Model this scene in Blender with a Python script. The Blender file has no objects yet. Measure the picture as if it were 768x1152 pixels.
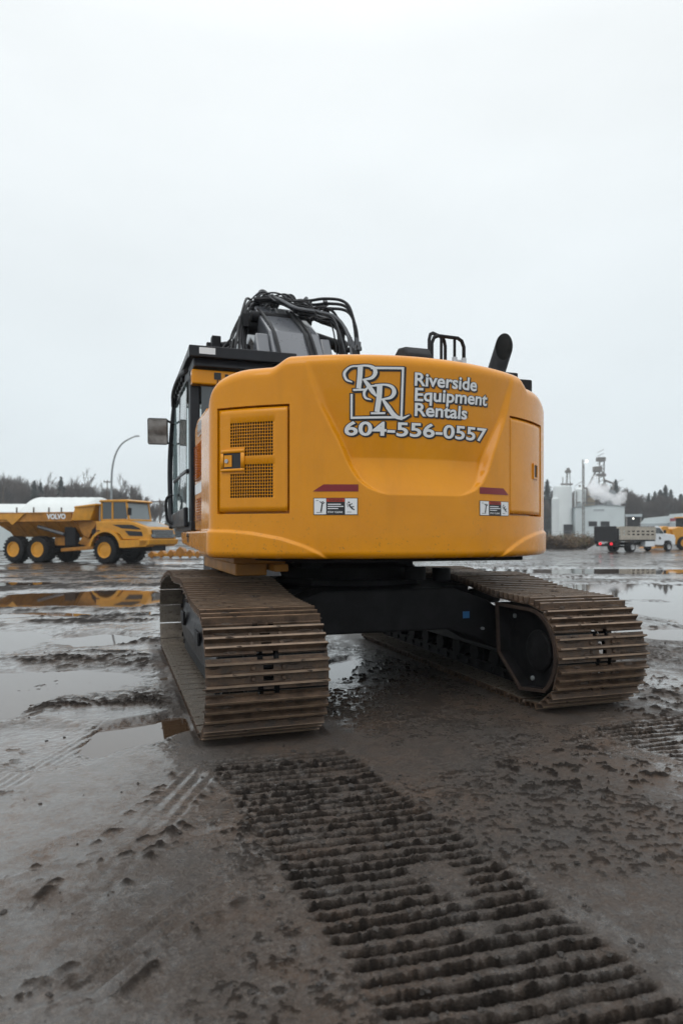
import bpy, bmesh, math, random
import numpy as np
from mathutils import Vector, Matrix

R_ = math.radians
scene = bpy.context.scene
COL = scene.collection
random.seed(7)

# ------------------------------------------------------------------ camera, sky, sun, exposure
CAM_Z = 1.365
cam_d = bpy.data.cameras.new('camera')
cam = bpy.data.objects.new('camera', cam_d)
COL.objects.link(cam)
cam.location = (0, 0, CAM_Z)
cam.rotation_euler = (R_(90), 0, 0)
cam_d.sensor_fit = 'VERTICAL'
cam_d.sensor_height = 36.0
cam_d.sensor_width = 24.0
cam_d.lens = 24.0
cam_d.shift_y = 26.0 / 1152.0
cam_d.clip_start = 0.1
cam_d.clip_end = 4000
cam_d.dof.use_dof = True
cam_d.dof.focus_distance = 4.5
cam_d.dof.aperture_fstop = 2.2
scene.camera = cam

SUN_EL, SUN_AZ = R_(58), R_(215)      # high veiled sun, behind and left of the camera
world = bpy.data.worlds.new('World')
scene.world = world
world.use_nodes = True
wn, wl = world.node_tree.nodes, world.node_tree.links
wn.clear()
w_out = wn.new('ShaderNodeOutputWorld')
w_bg = wn.new('ShaderNodeBackground')
w_sky = wn.new('ShaderNodeTexSky')
w_sky.sky_type = 'NISHITA'
w_sky.sun_disc = False
w_sky.sun_elevation = SUN_EL
w_sky.sun_rotation = SUN_AZ
w_sky.air_density = 1.0
w_sky.dust_density = 4.0
# overcast layer: cloud luminance rising from the horizon to the zenith
w_tc = wn.new('ShaderNodeTexCoord')
w_sep = wn.new('ShaderNodeSeparateXYZ')
wl.new(w_tc.outputs['Generated'], w_sep.inputs[0])
w_ramp = wn.new('ShaderNodeValToRGB')
cr = w_ramp.color_ramp
cr.elements[0].position = 0.0
cr.elements[0].color = (7.2, 7.95, 8.3, 1)
cr.elements[1].position = 1.0
cr.elements[1].color = (14.5, 15.0, 15.4, 1)
for p, c in ((0.12, (7.5, 8.2, 8.5, 1)), (0.35, (8.2, 8.75, 8.95, 1)), (0.58, (9.0, 9.4, 9.5, 1)), (0.8, (13.0, 13.4, 13.6, 1))):
    e = cr.elements.new(p)
    e.color = c
wl.new(w_sep.outputs['Z'], w_ramp.inputs['Fac'])
w_nz = wn.new('ShaderNodeTexNoise')
w_nz.inputs['Scale'].default_value = 2.2
w_nz.inputs['Detail'].default_value = 4
w_mp = wn.new('ShaderNodeMapping')
w_mp.inputs['Scale'].default_value = (1, 1, 2.6)
wl.new(w_tc.outputs['Generated'], w_mp.inputs[0])
wl.new(w_mp.outputs[0], w_nz.inputs['Vector'])
w_mr = wn.new('ShaderNodeMapRange')
w_mr.inputs['From Min'].default_value = 0.3
w_mr.inputs['From Max'].default_value = 0.7
w_mr.inputs['To Min'].default_value = 0.955
w_mr.inputs['To Max'].default_value = 1.04
wl.new(w_nz.outputs['Fac'], w_mr.inputs['Value'])
w_mul = wn.new('ShaderNodeMix')
w_mul.data_type = 'RGBA'
w_mul.blend_type = 'MULTIPLY'
w_mul.inputs['Factor'].default_value = 1
wl.new(w_ramp.outputs['Color'], w_mul.inputs['A'])
wl.new(w_mr.outputs['Result'], w_mul.inputs['B'])
w_mix = wn.new('ShaderNodeMix')
w_mix.data_type = 'RGBA'
w_mix.inputs['Factor'].default_value = 0.93
wl.new(w_sky.outputs['Color'], w_mix.inputs['A'])
wl.new(w_mul.outputs['Result'], w_mix.inputs['B'])
wl.new(w_mix.outputs['Result'], w_bg.inputs['Color'])
w_bg.inputs['Strength'].default_value = 0.112
wl.new(w_bg.outputs[0], w_out.inputs[0])

sun_d = bpy.data.lights.new('sun', 'SUN')
sun_d.energy = 0.5
sun_d.angle = R_(35)
sun_d.color = (1.0, 0.97, 0.92)
sun = bpy.data.objects.new('sun', sun_d)
COL.objects.link(sun)
sd = Vector((math.sin(SUN_AZ) * math.cos(SUN_EL), math.cos(SUN_AZ) * math.cos(SUN_EL), math.sin(SUN_EL)))
sun.rotation_euler = (-sd).to_track_quat('-Z', 'Y').to_euler()

scene.view_settings.view_transform = 'Standard'
scene.view_settings.look = 'None'
scene.view_settings.exposure = 0.0
scene.view_settings.gamma = 1.0
scene.view_settings.use_curve_mapping = False
scene.render.engine = 'CYCLES'
scene.cycles.max_bounces = 10
scene.cycles.volume_bounces = 8
scene.cycles.use_denoising = True

# ------------------------------------------------------------------ materials
class NT:
    def __init__(self, name):
        self.m = bpy.data.materials.new(name)
        self.m.use_nodes = True
        self.n = self.m.node_tree.nodes
        self.l = self.m.node_tree.links
        self.b = self.n['Principled BSDF']
    def node(self, t, **kw):
        nd = self.n.new(t)
        for k, v in kw.items():
            if k in nd.inputs:
                nd.inputs[k].default_value = v
            else:
                setattr(nd, k, v)
        return nd
    def link(self, a, b):
        self.l.new(a, b)
    def coords(self, kind='Object', scale=None):
        tc = self.node('ShaderNodeTexCoord')
        if scale is None:
            return tc.outputs[kind]
        mp = self.node('ShaderNodeMapping')
        mp.inputs['Scale'].default_value = scale
        self.link(tc.outputs[kind], mp.inputs[0])
        return mp.outputs[0]
    def noise(self, scale, detail=4, rough=0.55, vec=None):
        nd = self.node('ShaderNodeTexNoise')
        nd.inputs['Scale'].default_value = scale
        nd.inputs['Detail'].default_value = detail
        nd.inputs['Roughness'].default_value = rough
        if vec is not None:
            self.link(vec, nd.inputs['Vector'])
        return nd.outputs['Fac']
    def remap(self, v, a, b, c=0.0, d=1.0):
        mr = self.node('ShaderNodeMapRange')
        for i, x in zip(('From Min', 'From Max', 'To Min', 'To Max'), (a, b, c, d)):
            mr.inputs[i].default_value = x
        self.link(v, mr.inputs['Value'])
        return mr.outputs['Result']
    def mix(self, f, a, b, blend='MIX'):
        mx = self.node('ShaderNodeMix', data_type='RGBA', blend_type=blend)
        for key, v in (('Factor', f), ('A', a), ('B', b)):
            if isinstance(v, bpy.types.NodeSocket):
                self.link(v, mx.inputs[key])
            elif isinstance(v, (tuple, list)):
                mx.inputs[key].default_value = (*v[:3], 1)
            else:
                mx.inputs[key].default_value = v
        return mx.outputs['Result']
    def math(self, op, a, b=0.0):
        m = self.node('ShaderNodeMath', operation=op)
        for i, v in enumerate((a, b)):
            if isinstance(v, bpy.types.NodeSocket):
                self.link(v, m.inputs[i])
            else:
                m.inputs[i].default_value = v
        return m.outputs[0]
    def bump(self, h, strength=0.3, dist=0.01, prev=None):
        bp = self.node('ShaderNodeBump')
        bp.inputs['Strength'].default_value = strength
        bp.inputs['Distance'].default_value = dist
        self.link(h, bp.inputs['Height'])
        if prev is not None:
            self.link(prev, bp.inputs['Normal'])
        return bp.outputs[0]
    def set(self, **kw):
        for k, v in kw.items():
            k = k.replace('_', ' ')
            if isinstance(v, bpy.types.NodeSocket):
                self.link(v, self.b.inputs[k])
            elif isinstance(v, tuple):
                self.b.inputs[k].default_value = (*v[:3], 1)
            else:
                self.b.inputs[k].default_value = v
        return self

MAT = {}
def simple(name, color, rough=0.5, metal=0.0, var=0.12, scale=6.0, coat=0.0, bump=0.0, bscale=60, **kw):
    t = NT(name)
    c = t.coords('Object')
    f = t.noise(scale, 5, 0.6, c)
    dark = tuple(x * (1 - var) for x in color)
    lite = tuple(min(1, x * (1 + var)) for x in color)
    t.set(Base_Color=t.mix(t.remap(f, 0.3, 0.7), dark, lite),
          Roughness=t.remap(t.noise(scale * 2.3, 4, 0.6, c), 0.3, 0.7, max(0.02, rough - 0.06), min(1, rough + 0.08)),
          Metallic=metal, Coat_Weight=coat)
    if coat:
        t.set(Coat_Roughness=0.06)
    if bump:
        t.set(Normal=t.bump(t.noise(bscale, 3, 0.6, c), bump, 0.004))
    for k, v in kw.items():
        t.set(**{k: v})
    MAT[name] = t.m
    return t

# excavator yellow: glossy enamel with rain streaks and a thin film of road grime
t = NT('yellow_enamel')
c = t.coords('Object')
st = t.noise(7, 5, 0.65, t.coords('Object', (1, 1, 0.12)))
gr = t.noise(2.3, 6, 0.6, c)
base = t.mix(t.remap(gr, 0.35, 0.7), (0.74, 0.285, 0.0015), (0.67, 0.25, 0.0015))
base = t.mix(t.remap(st, 0.52, 0.72, 0, 0.14), base, (0.36, 0.15, 0.012))
sepz = t.node('ShaderNodeSeparateXYZ')
t.link(c, sepz.inputs[0])
low = t.remap(sepz.outputs['Z'], 1.20, 1.75, 1.0, 0.0)
spl = t.math('MULTIPLY', t.remap(t.noise(55, 3, 0.6, c), 0.60, 0.68), t.remap(t.noise(5, 3, 0.6, c), 0.42, 0.62))
base = t.mix(t.math('MULTIPLY', spl, t.math('MULTIPLY', low, 0.75)), base, (0.10, 0.06, 0.035))
base = t.mix(t.math('MULTIPLY', t.remap(t.noise(3.5, 6, 0.7, c), 0.40, 0.75), t.math('MULTIPLY', low, 0.14)), base, (0.20, 0.10, 0.03))
t.set(Base_Color=base, Roughness=t.remap(t.noise(9, 4, 0.6, c), 0.3, 0.7, 0.20, 0.32), Coat_Weight=0.5,
      Coat_Roughness=t.remap(st, 0.4, 0.7, 0.02, 0.08), Specular_IOR_Level=0.1,
      Normal=t.bump(t.noise(1.7, 2, 0.5, c), 0.05, 0.02))
MAT['yellow_enamel'] = t.m
simple('truck_yellow', (0.58, 0.255, 0.006), 0.42, var=0.15, scale=3, coat=0.3)
simple('truck_dirty_yellow', (0.36, 0.15, 0.014), 0.55, var=0.35, scale=3)
simple('charcoal_paint', (0.022, 0.023, 0.027), 0.42, var=0.25, scale=5, coat=0.15, bump=0.1, Specular_IOR_Level=0.15)
simple('boom_grey', (0.098, 0.104, 0.118), 0.30, var=0.10, scale=3, coat=0.5)
simple('black_plastic', (0.016, 0.016, 0.018), 0.5, var=0.3, bump=0.15, Specular_IOR_Level=0.15)
simple('black_rubber', (0.014, 0.014, 0.015), 0.62, var=0.4, scale=14, Specular_IOR_Level=0.15)
simple('hose_black', (0.02, 0.02, 0.022), 0.36, var=0.2, Specular_IOR_Level=0.15)
simple('hose_sleeve', (0.10, 0.105, 0.115), 0.38, var=0.2)
simple('steel', (0.45, 0.45, 0.46), 0.32, metal=0.9, var=0.15)
simple('decal_white', (0.78, 0.79, 0.80), 0.4, var=0.02)
simple('decal_black', (0.012, 0.012, 0.014), 0.4, var=0.05)
simple('decal_red', (0.20, 0.008, 0.014), 0.35, var=0.05)
simple('warning_red', (0.42, 0.035, 0.012), 0.4, var=0.05)
simple('decal_blue', (0.03, 0.13, 0.30), 0.4, var=0.05)
simple('undercarriage_black', (0.010, 0.010, 0.011), 0.55, var=0.6, scale=7, bump=0.3, Specular_IOR_Level=0.15)
simple('rust_rim', (0.040, 0.024, 0.017), 0.75, var=0.4, scale=12, bump=0.4)

# track shoes: brown steel under drying mud
t = NT('muddy_steel')
oi = t.node('ShaderNodeObjectInfo')
c = t.coords('Object')
vec = t.node('ShaderNodeVectorMath', operation='ADD')
t.link(c, vec.inputs[0])
cmb = t.node('ShaderNodeCombineXYZ')
rnd = t.math('MULTIPLY', oi.outputs['Random'], 37.0)
t.link(rnd, cmb.inputs[0]); t.link(rnd, cmb.inputs[1])
t.link(cmb.outputs[0], vec.inputs[1])
n1 = t.noise(9, 7, 0.68, vec.outputs[0])
n2 = t.noise(45, 5, 0.7, vec.outputs[0])
base = t.mix(t.remap(n1, 0.36, 0.66), (0.044, 0.028, 0.019), (0.142, 0.088, 0.055))
base = t.mix(t.remap(n2, 0.5, 0.75, 0, 0.7), base, (0.028, 0.020, 0.016))
t.set(Base_Color=base, Roughness=t.remap(n1, 0.35, 0.65, 0.42, 0.78), Metallic=0.15,
      Normal=t.bump(n2, 0.55, 0.006, t.bump(n1, 0.5, 0.012)))
MAT['muddy_steel'] = t.m

simple('worn_edge', (0.18, 0.125, 0.085), 0.34, metal=0.3, var=0.35, scale=11, bump=0.4)
simple('pipe_inner_black', (0.004, 0.004, 0.004), 0.9, var=0.3)  # flat near-black colour for the inside of the exhaust mouth
simple('packed_mud', (0.060, 0.041, 0.030), 0.75, var=0.5, scale=14, bump=0.7, bscale=60)
simple('wet_sheen_steel', (0.15, 0.128, 0.105), 0.30, metal=0.2, var=0.35, scale=9, bump=0.2)  # pale tone paints sky sheen onto the wet inner plates
def glass(name, color, rough=0.02, trans=0.9):
    t = NT(name)
    t.set(Base_Color=color, Roughness=rough, Transmission_Weight=trans, IOR=1.45)
    MAT[name] = t.m
glass('cab_glass', (0.55, 0.66, 0.66))
t = NT('mirror_glass'); t.set(Base_Color=(0.33, 0.30, 0.28), Metallic=1.0, Roughness=0.03); MAT['mirror_glass'] = t.m
t = NT('truck_glass'); t.set(Base_Color=(0.035, 0.045, 0.05), Roughness=0.08, Specular_IOR_Level=0.9); MAT['truck_glass'] = t.m
t = NT('windscreen_glass'); t.set(Base_Color=(0.15, 0.18, 0.19), Roughness=0.12, Specular_IOR_Level=0.9); MAT['windscreen_glass'] = t.m
def emit(name, color, s):
    t = NT(name)
    t.set(Base_Color=color, Emission_Color=color, Emission_Strength=s)
    MAT[name] = t.m
emit('tail_lamp_lit', (0.9, 0.02, 0.04), 0.9)
emit('lamp_lit', (1.0, 0.96, 0.86), 3.0)
emit('cab_display', (0.35, 0.75, 0.5), 0.5)

simple('white_tarp', (0.66, 0.69, 0.68), 0.6, var=0.07, scale=0.5)
simple('white_cladding', (0.60, 0.66, 0.67), 0.55, var=0.06, scale=0.4)
simple('white_silo', (0.66, 0.70, 0.70), 0.5, var=0.06, scale=0.3)
simple('tan_cladding', (0.36, 0.30, 0.22), 0.7, var=0.15, scale=0.5)
simple('plant_steel', (0.20, 0.19, 0.18), 0.7, var=0.4, scale=0.7)
simple('interior_shade', (0.02, 0.02, 0.022), 0.8, var=0.3)  # near-black tone standing in for the shade inside openings
simple('truck_white', (0.72, 0.75, 0.78), 0.3, var=0.04, coat=0.5)
simple('bare_wood_panel', (0.42, 0.38, 0.32), 0.7, var=0.25, scale=2)
simple('black_mesh', (0.012, 0.012, 0.014), 0.7, var=0.4, scale=5)
simple('galvanised', (0.28, 0.30, 0.31), 0.45, metal=0.4, var=0.15)
simple('wood_pole', (0.12, 0.10, 0.085), 0.85, var=0.3)
simple('red_stripe_roof', (0.30, 0.07, 0.09), 0.6, var=0.15)
simple('pale_roof', (0.40, 0.44, 0.46), 0.6, var=0.1, scale=0.4)
simple('conifer_needles', (0.028, 0.045, 0.036), 0.8, var=0.45, scale=0.6)
simple('bark', (0.085, 0.072, 0.062), 0.9, var=0.3, scale=2)
simple('twig', (0.10, 0.082, 0.070), 0.9, var=0.3, scale=2)
simple('scrub_leaf', (0.15, 0.10, 0.055), 0.9, var=0.5, scale=1.3)
simple('scrub_green', (0.12, 0.13, 0.05), 0.9, var=0.5, scale=1.3)
simple('gravel_heap', (0.23, 0.23, 0.23), 0.9, var=0.3, scale=3, bump=0.5, bscale=8)
simple('clod', (0.036, 0.030, 0.026), 0.7, var=0.5, scale=20, bump=0.6, bscale=80)

# ------------------------------------------------------------------ mesh helpers
class MB:
    """collects shapes, then links them as ONE mesh object"""
    def __init__(self):
        self.v, self.f, self.mi, self.mats = [], [], [], []
        self.cur = 0
    def mat(self, name):
        if name not in self.mats:
            self.mats.append(name)
        self.cur = self.mats.index(name)
        return self
    def add(self, vs, fs):
        o = len(self.v)
        self.v.extend([tuple(p) for p in vs])
        for f in fs:
            self.f.append(tuple(i + o for i in f))
            self.mi.append(self.cur)
        return self
    def box(self, lo, hi, rot=None, about=None):
        (x0, y0, z0), (x1, y1, z1) = lo, hi
        vs = [Vector(p) for p in ((x0, y0, z0), (x1, y0, z0), (x1, y1, z0), (x0, y1, z0), (x0, y0, z1), (x1, y0, z1), (x1, y1, z1), (x0, y1, z1))]
        if rot is not None:
            ab = Vector(about) if about is not None else sum(vs, Vector()) / 8
            vs = [ab + rot @ (p - ab) for p in vs]
        return self.add(vs, [(0, 3, 2, 1), (4, 5, 6, 7), (0, 1, 5, 4), (1, 2, 6, 5), (2, 3, 7, 6), (3, 0, 4, 7)])
    def hexa(self, pts):
        """8 points: bottom loop, top loop"""
        return self.add(pts, [(0, 3, 2, 1), (4, 5, 6, 7), (0, 1, 5, 4), (1, 2, 6, 5), (2, 3, 7, 6), (3, 0, 4, 7)])
    def prism(self, poly, axis, a, b):
        """poly of 2D points in the two other axes (x,z)->axis y; (y,z)->axis x; (x,y)->axis z"""
        n = len(poly)
        def P(p, w):
            return {'x': (w, p[0], p[1]), 'y': (p[0], w, p[1]), 'z': (p[0], p[1], w)}[axis]
        vs = [P(p, a) for p in poly] + [P(p, b) for p in poly]
        fs = [tuple(range(n))[::-1], tuple(range(n, 2 * n))] + [(i, (i + 1) % n, n + (i + 1) % n, n + i) for i in range(n)]
        return self.add(vs, fs)
    def tube(self, path, r, seg=8, cap=True):
        pts = [Vector(p) for p in path]
        rr = r if isinstance(r, (list, tuple)) else [r] * len(pts)
        vs, fs = [], []
        prev = None
        for i, p in enumerate(pts):
            d = (pts[min(i + 1, len(pts) - 1)] - pts[max(i - 1, 0)])
            d = d.normalized() if d.length > 1e-9 else Vector((0, 0, 1))
            if prev is None:
                a = Vector((0, 0, 1)) if abs(d.z) < 0.9 else Vector((1, 0, 0))
                n1 = d.cross(a).normalized()
            else:
                n1 = (prev - d * prev.dot(d))
                n1 = n1.normalized() if n1.length > 1e-6 else d.orthogonal().normalized()
            prev = n1
            n2 = d.cross(n1)
            for k in range(seg):
                t = 2 * math.pi * k / seg
                vs.append(p + (n1 * math.cos(t) + n2 * math.sin(t)) * rr[i])
        for i in range(len(pts) - 1):
            for k in range(seg):
                k2 = (k + 1) % seg
                fs.append((i * seg + k, i * seg + k2, (i + 1) * seg + k2, (i + 1) * seg + k))
        if cap:
            fs.append(tuple(range(seg))[::-1])
            fs.append(tuple(range((len(pts) - 1) * seg, len(pts) * seg)))
        return self.add(vs, fs)
    def cyl(self, p0, p1, r0, r1=None, seg=20):
        return self.tube([p0, p1], [r0, r0 if r1 is None else r1], seg)
    def lathe(self, prof, center, axis, seg=32):
        """prof: list of (offset along axis, radius)"""
        ax = Vector(axis).normalized()
        n1 = ax.orthogonal().normalized()
        n2 = ax.cross(n1)
        vs, fs = [], []
        for (o, r) in prof:
            for k in range(seg):
                t = 2 * math.pi * k / seg
                vs.append(Vector(center) + ax * o + (n1 * math.cos(t) + n2 * math.sin(t)) * r)
        for i in range(len(prof) - 1):
            for k in range(seg):
                k2 = (k + 1) % seg
                fs.append((i * seg + k, i * seg + k2, (i + 1) * seg + k2, (i + 1) * seg + k))
        fs.append(tuple(range(seg))[::-1])
        fs.append(tuple(range((len(prof) - 1) * seg, len(prof) * seg)))
        return self.add(vs, fs)
    def ball(self, c, r, seg=8, rings=5, sq=(1, 1, 1)):
        vs, fs = [], []
        for i in range(rings + 1):
            th = math.pi * i / rings
            for k in range(seg):
                ph = 2 * math.pi * k / seg
                vs.append((c[0] + r * sq[0] * math.sin(th) * math.cos(ph), c[1] + r * sq[1] * math.sin(th) * math.sin(ph), c[2] + r * sq[2] * math.cos(th)))
        for i in range(rings):
            for k in range(seg):
                k2 = (k + 1) % seg
                fs.append((i * seg + k, (i + 1) * seg + k, (i + 1) * seg + k2, i * seg + k2))
        return self.add(vs, fs)
    def build(self, name, parent=None, mat=None, smooth=None, bevel=0.0, loc=None, rotz=None):
        me = bpy.data.meshes.new(name)
        me.from_pydata(self.v, [], self.f)
        mats = self.mats or [mat]
        for m in mats:
            me.materials.append(MAT[m])
        if len(mats) > 1:
            me.polygons.foreach_set('material_index', self.mi)
        bm = bmesh.new(); bm.from_mesh(me)
        bmesh.ops.recalc_face_normals(bm, faces=bm.faces)
        bm.to_mesh(me); bm.free()
        if smooth is not None:
            me.shade_smooth()
            me.set_sharp_from_angle(angle=R_(smooth))
        o = bpy.data.objects.new(name, me)
        COL.objects.link(o)
        if parent is not None:
            o.parent = parent
        if loc is not None:
            o.location = loc
        if rotz is not None:
            o.rotation_euler = (0, 0, rotz)
        if bevel:
            bv = o.modifiers.new('bevel', 'BEVEL')
            bv.width = bevel; bv.segments = 2; bv.limit_method = 'ANGLE'; bv.angle_limit = R_(40)
            bv.harden_normals = False
        return o

def tag(o, label=None, cat=None, group=None, kind=None):
    if label: o['label'] = label
    if cat: o['category'] = cat
    if group: o['group'] = group
    if kind: o['kind'] = kind
    return o
def thing(name, label, cat, loc=(0, 0, 0), rotz=0.0, group=None, scale=1.0):
    o = bpy.data.objects.new(name, None)
    COL.objects.link(o)
    o.location = loc; o.rotation_euler = (0, 0, rotz); o.scale = (scale,) * 3
    o.empty_display_size = 0.2
    return tag(o, label, cat, group)
def copy_tree(o, parent=None):
    c = o.copy(); COL.objects.link(c)
    if parent is not None:
        c.parent = parent
    for ch in list(o.children):
        copy_tree(ch, c)
    return c
def catmull(pts, n=8, closed=False):
    P = [Vector(p) for p in pts]
    out = []
    m = len(P)
    rng = range(m) if closed else range(m - 1)
    for i in rng:
        p0 = P[(i - 1) % m] if closed or i > 0 else P[i] * 2 - P[i + 1]
        p1, p2 = P[i], P[(i + 1) % m]
        p3 = P[(i + 2) % m] if closed or i + 2 < m else p2 * 2 - p1
        for k in range(n):
            t = k / n
            out.append(0.5 * ((2 * p1) + (p2 - p0) * t + (2 * p0 - 5 * p1 + 4 * p2 - p3) * t * t + (3 * p1 - p0 - 3 * p2 + p3) * t ** 3))
    if not closed:
        out.append(P[-1])
    return out
def sstep(x, a, b):
    t = np.clip((x - a) / (b - a), 0, 1)
    return t * t * (3 - 2 * t)

# ------------------------------------------------------------------ numpy noise for the terrain
def _hash(ix, iy, seed):
    h = (ix.astype(np.int64) * 374761393 + iy.astype(np.int64) * 668265263 + seed * 1274126177) & 0xFFFFFFFF
    h = ((h ^ (h >> 13)) * 1274126177) & 0xFFFFFFFF
    h = (h ^ (h >> 16)) & 0xFFFF
    return h / 65535.0
def vnoise(x, y, seed=0):
    x0, y0 = np.floor(x), np.floor(y)
    fx, fy = x - x0, y - y0
    fx = fx * fx * fx * (fx * (fx * 6 - 15) + 10); fy = fy * fy * fy * (fy * (fy * 6 - 15) + 10)
    a, b = _hash(x0, y0, seed), _hash(x0 + 1, y0, seed)
    c, d = _hash(x0, y0 + 1, seed), _hash(x0 + 1, y0 + 1, seed)
    return (a + (b - a) * fx) * (1 - fy) + (c + (d - c) * fx) * fy
def fbm(x, y, freq, octv=4, seed=0, gain=0.5):
    s, amp, tot = 0, 1.0, 0
    for o in range(octv):
        f = freq * 2.03 ** o
        s = s + amp * (vnoise(x * f + 17.3 * o, y * f - 9.1 * o, seed + o) - 0.5) * 2
        tot += amp
        amp *= gain
    return s / tot

# ------------------------------------------------------------------ placement of the machine
EX_C = (0.06, 6.92)
EX_YAW = R_(18.4)
def ex_local(X, Y):
    c, s = math.cos(EX_YAW), math.sin(EX_YAW)
    dx, dy = X - EX_C[0], Y - EX_C[1]
    return dx * c + dy * s, -dx * s + dy * c

WATER_Z = -0.030
def axis_lines(lo, flo, fhi, hi, d, grow):
    mid = list(np.arange(flo, fhi, d))
    up, s, x = [], d, mid[-1]
    while x < hi:
        s *= grow(x); x += s; up.append(x)
    dn, s, x = [], d, mid[0]
    while x > lo:
        s *= grow(x); x -= s; dn.append(x)
    return np.array(dn[::-1] + mid + up)

def px_ground(px, py):
    Y = 768 * CAM_Z / (py - 602.0)
    return (px - 384) / 768 * Y, Y

def ground_height(X, Y):
    """height of the yard, plus masks: wet (slick film), loose (crumbled dark mud, with cleat-slot shade put into its colour)"""
    dist = np.sqrt(X * X + Y * Y)
    h = 0.012 * fbm(X, Y, 0.22, 3, 3) + 0.012 * fbm(X, Y, 0.9, 4, 11)
    h += 0.006
    # the pools: hollows (x, y, half-length, half-width, angle, depth) taken where the photo shows standing water
    pools = []
    def pool(px, py, hx, hy, dep=0.06, ang=0.0):
        x, y = px_ground(px, py)
        pools.append((x, y, hx, hy, dep, ang))
    pool(185, 815, 0.36, 0.52, 0.075, -0.35)       # beside the near track
    pool(104, 718, 0.55, 0.80, 0.06, 0.0)
    pool(40, 765, 1.2, 1.0, 0.05, 0.2)
    pool(15, 838, 0.8, 0.5, 0.035, 0.2)
    pool(50, 690, 1.3, 0.5, 0.04, 0.0)
    pool(-20, 720, 0.9, 1.6, 0.05, 0.2)
    pool(105, 671, 2.9, 2.3, 0.08, 0.0)
    pool(15, 673, 2.2, 1.5, 0.06, 0.0)
    pool(20, 656, 1.6, 1.3, 0.05, 0.0)
    pool(160, 688, 0.5, 0.45, 0.04, 0.0)
    pool(5, 692, 0.9, 0.5, 0.05, 0.0)
    pool(148, 649, 1.1, 0.9, 0.05, 0.0)
    pool(188, 634, 1.8, 0.8, 0.05, 0.0)
    pool(732, 663, 3.4, 2.6, 0.10, 0.0)
    pool(690, 642, 5.5, 2.0, 0.09, 0.0)
    pool(762, 712, 0.9, 0.55, 0.06, 0.0)
    pool(820, 690, 2.0, 2.6, 0.07, 0.0)
    pool(378, 755, 0.22, 0.75, 0.07, -0.3)
    pool(640, 650, 1.6, 1.0, 0.05, 0.0)
    pool(560, 640, 2.5, 1.2, 0.06, 0.0)
    pool(-60, 800, 0.8, 0.6, 0.05, 0.1)
    wx = X + 0.5 * fbm(X, Y, 0.7, 3, 41) + 0.12 * fbm(X, Y, 3.1, 3, 47)
    wy = Y + 0.5 * fbm(X, Y, 0.7, 3, 43) + 0.12 * fbm(X, Y, 3.1, 3, 49)
    pm = np.zeros_like(X)
    for (x, y, hx, hy, dep, a) in pools:
        k = min(1.3, 0.40 + 0.55 * min(hx, hy))       # smaller pools get less of the shore warp
        qx, qy = X + (wx - X) * k - x, Y + (wy - Y) * k - y
        ca, sa = math.cos(a), math.sin(a)
        r = np.sqrt(((qx * ca + qy * sa) / hx) ** 2 + ((-qx * sa + qy * ca) / hy) ** 2)
        m = 1 - sstep(r, 0.55, 1.25)
        pm = np.maximum(pm, m)
        h = h - dep * m
    # churned ridges of mud between pools on the left side
    ch = fbm(X * 1.0 - Y * 0.2, Y * 1.6, 0.75, 4, 61)
    churn = sstep(ch, -0.12, 0.18) * (1 - 0.9 * pm)
    clods = fbm(X, Y * 1.3, 15, 4, 71, 0.65)
    churn_zone = np.clip(1.25 * sstep(-X - 0.15 * Y, -0.7, 0.2) * sstep(Y, 4.9, 5.6) + 0.45 * sstep(X, 1.2, 3.0) * sstep(Y, 3.6, 5.0), 0, 1)
    under = np.zeros_like(X)
    u, v = ex_local(X, Y)
    under = sstep(v, -2.5, -2.2) * (1 - sstep(v, 2.2, 2.6)) * (1 - sstep(np.abs(u), 1.75, 2.0))
    cz = churn * churn_zone * (1 - 0.8 * under)
    lumps = sstep(clods, -0.08, 0.30)
    grit = fbm(X, Y, 24, 3, 73, 0.6)
    h += cz * (0.012 + 0.024 * lumps + 0.014 * grit * lumps)
    loose = np.clip(cz * (0.35 + 0.75 * lumps + 0.5 * grit), 0, 1)
    # scattered crumbs everywhere
    cr_ = fbm(X, Y, 15.0, 4, 81, 0.6)
    calm = 1 - 0.5 * sstep(-X, 0.2, 1.2) * sstep(Y, 3.2, 4.4)
    gate = sstep(fbm(X, Y, 0.75, 3, 87), -0.02, 0.30) * calm
    crumbs = sstep(cr_, 0.27, 0.36) * gate
    h += crumbs * (0.014 + 0.012 * fbm(X, Y, 38, 2, 83))
    loose = np.maximum(loose, crumbs * 0.8)
    # fine texture
    h += 0.0050 * fbm(X, Y, 13, 4, 91, 0.65) * (0.35 + 0.65 * sstep(fbm(X, Y, 0.9, 3, 95), -0.2, 0.2))
    lump = fbm(X, Y * 1.15, 32, 3, 93, 0.6)
    patch = sstep(fbm(X, Y, 0.9, 3, 95), 0.02, 0.32) * calm
    bits = sstep(lump, 0.20, 0.30) * patch * (1 - pm)
    h += bits * 0.008
    loose = np.maximum(loose, bits * 0.6)
    # --- cleated trail printed by the near track (runs from under it towards the camera and right)
    def trail(u0, half, drift, vend, strength, seed, h, loose, ragged):
        w = np.clip(-2.35 - v, 0, None)
        uc = u0 + drift * w
        q = (u - uc) + 0.025 * fbm(X, Y, 4.0, 3, seed)
        inside = (1 - sstep(np.abs(q), half - 0.03, half + 0.02)) * (1 - sstep(v, vend - 0.15, vend + 0.1))
        warp = 0.022 * fbm(X, Y, 1.9, 3, seed + 3) + 0.012 * fbm(X, Y, 7, 3, seed + 5)
        ph = (v + 0.05 * q + warp) / 0.078
        wob = ph - np.floor(ph)
        idx = np.floor(ph)
        rowr = _hash(idx, idx * 0 + 3, seed)          # every cleat slot has its own depth and reach
        wob = np.clip(wob + 0.22 * (_hash(idx, idx * 0 + 5, seed) - 0.5), 0, 1)
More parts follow.
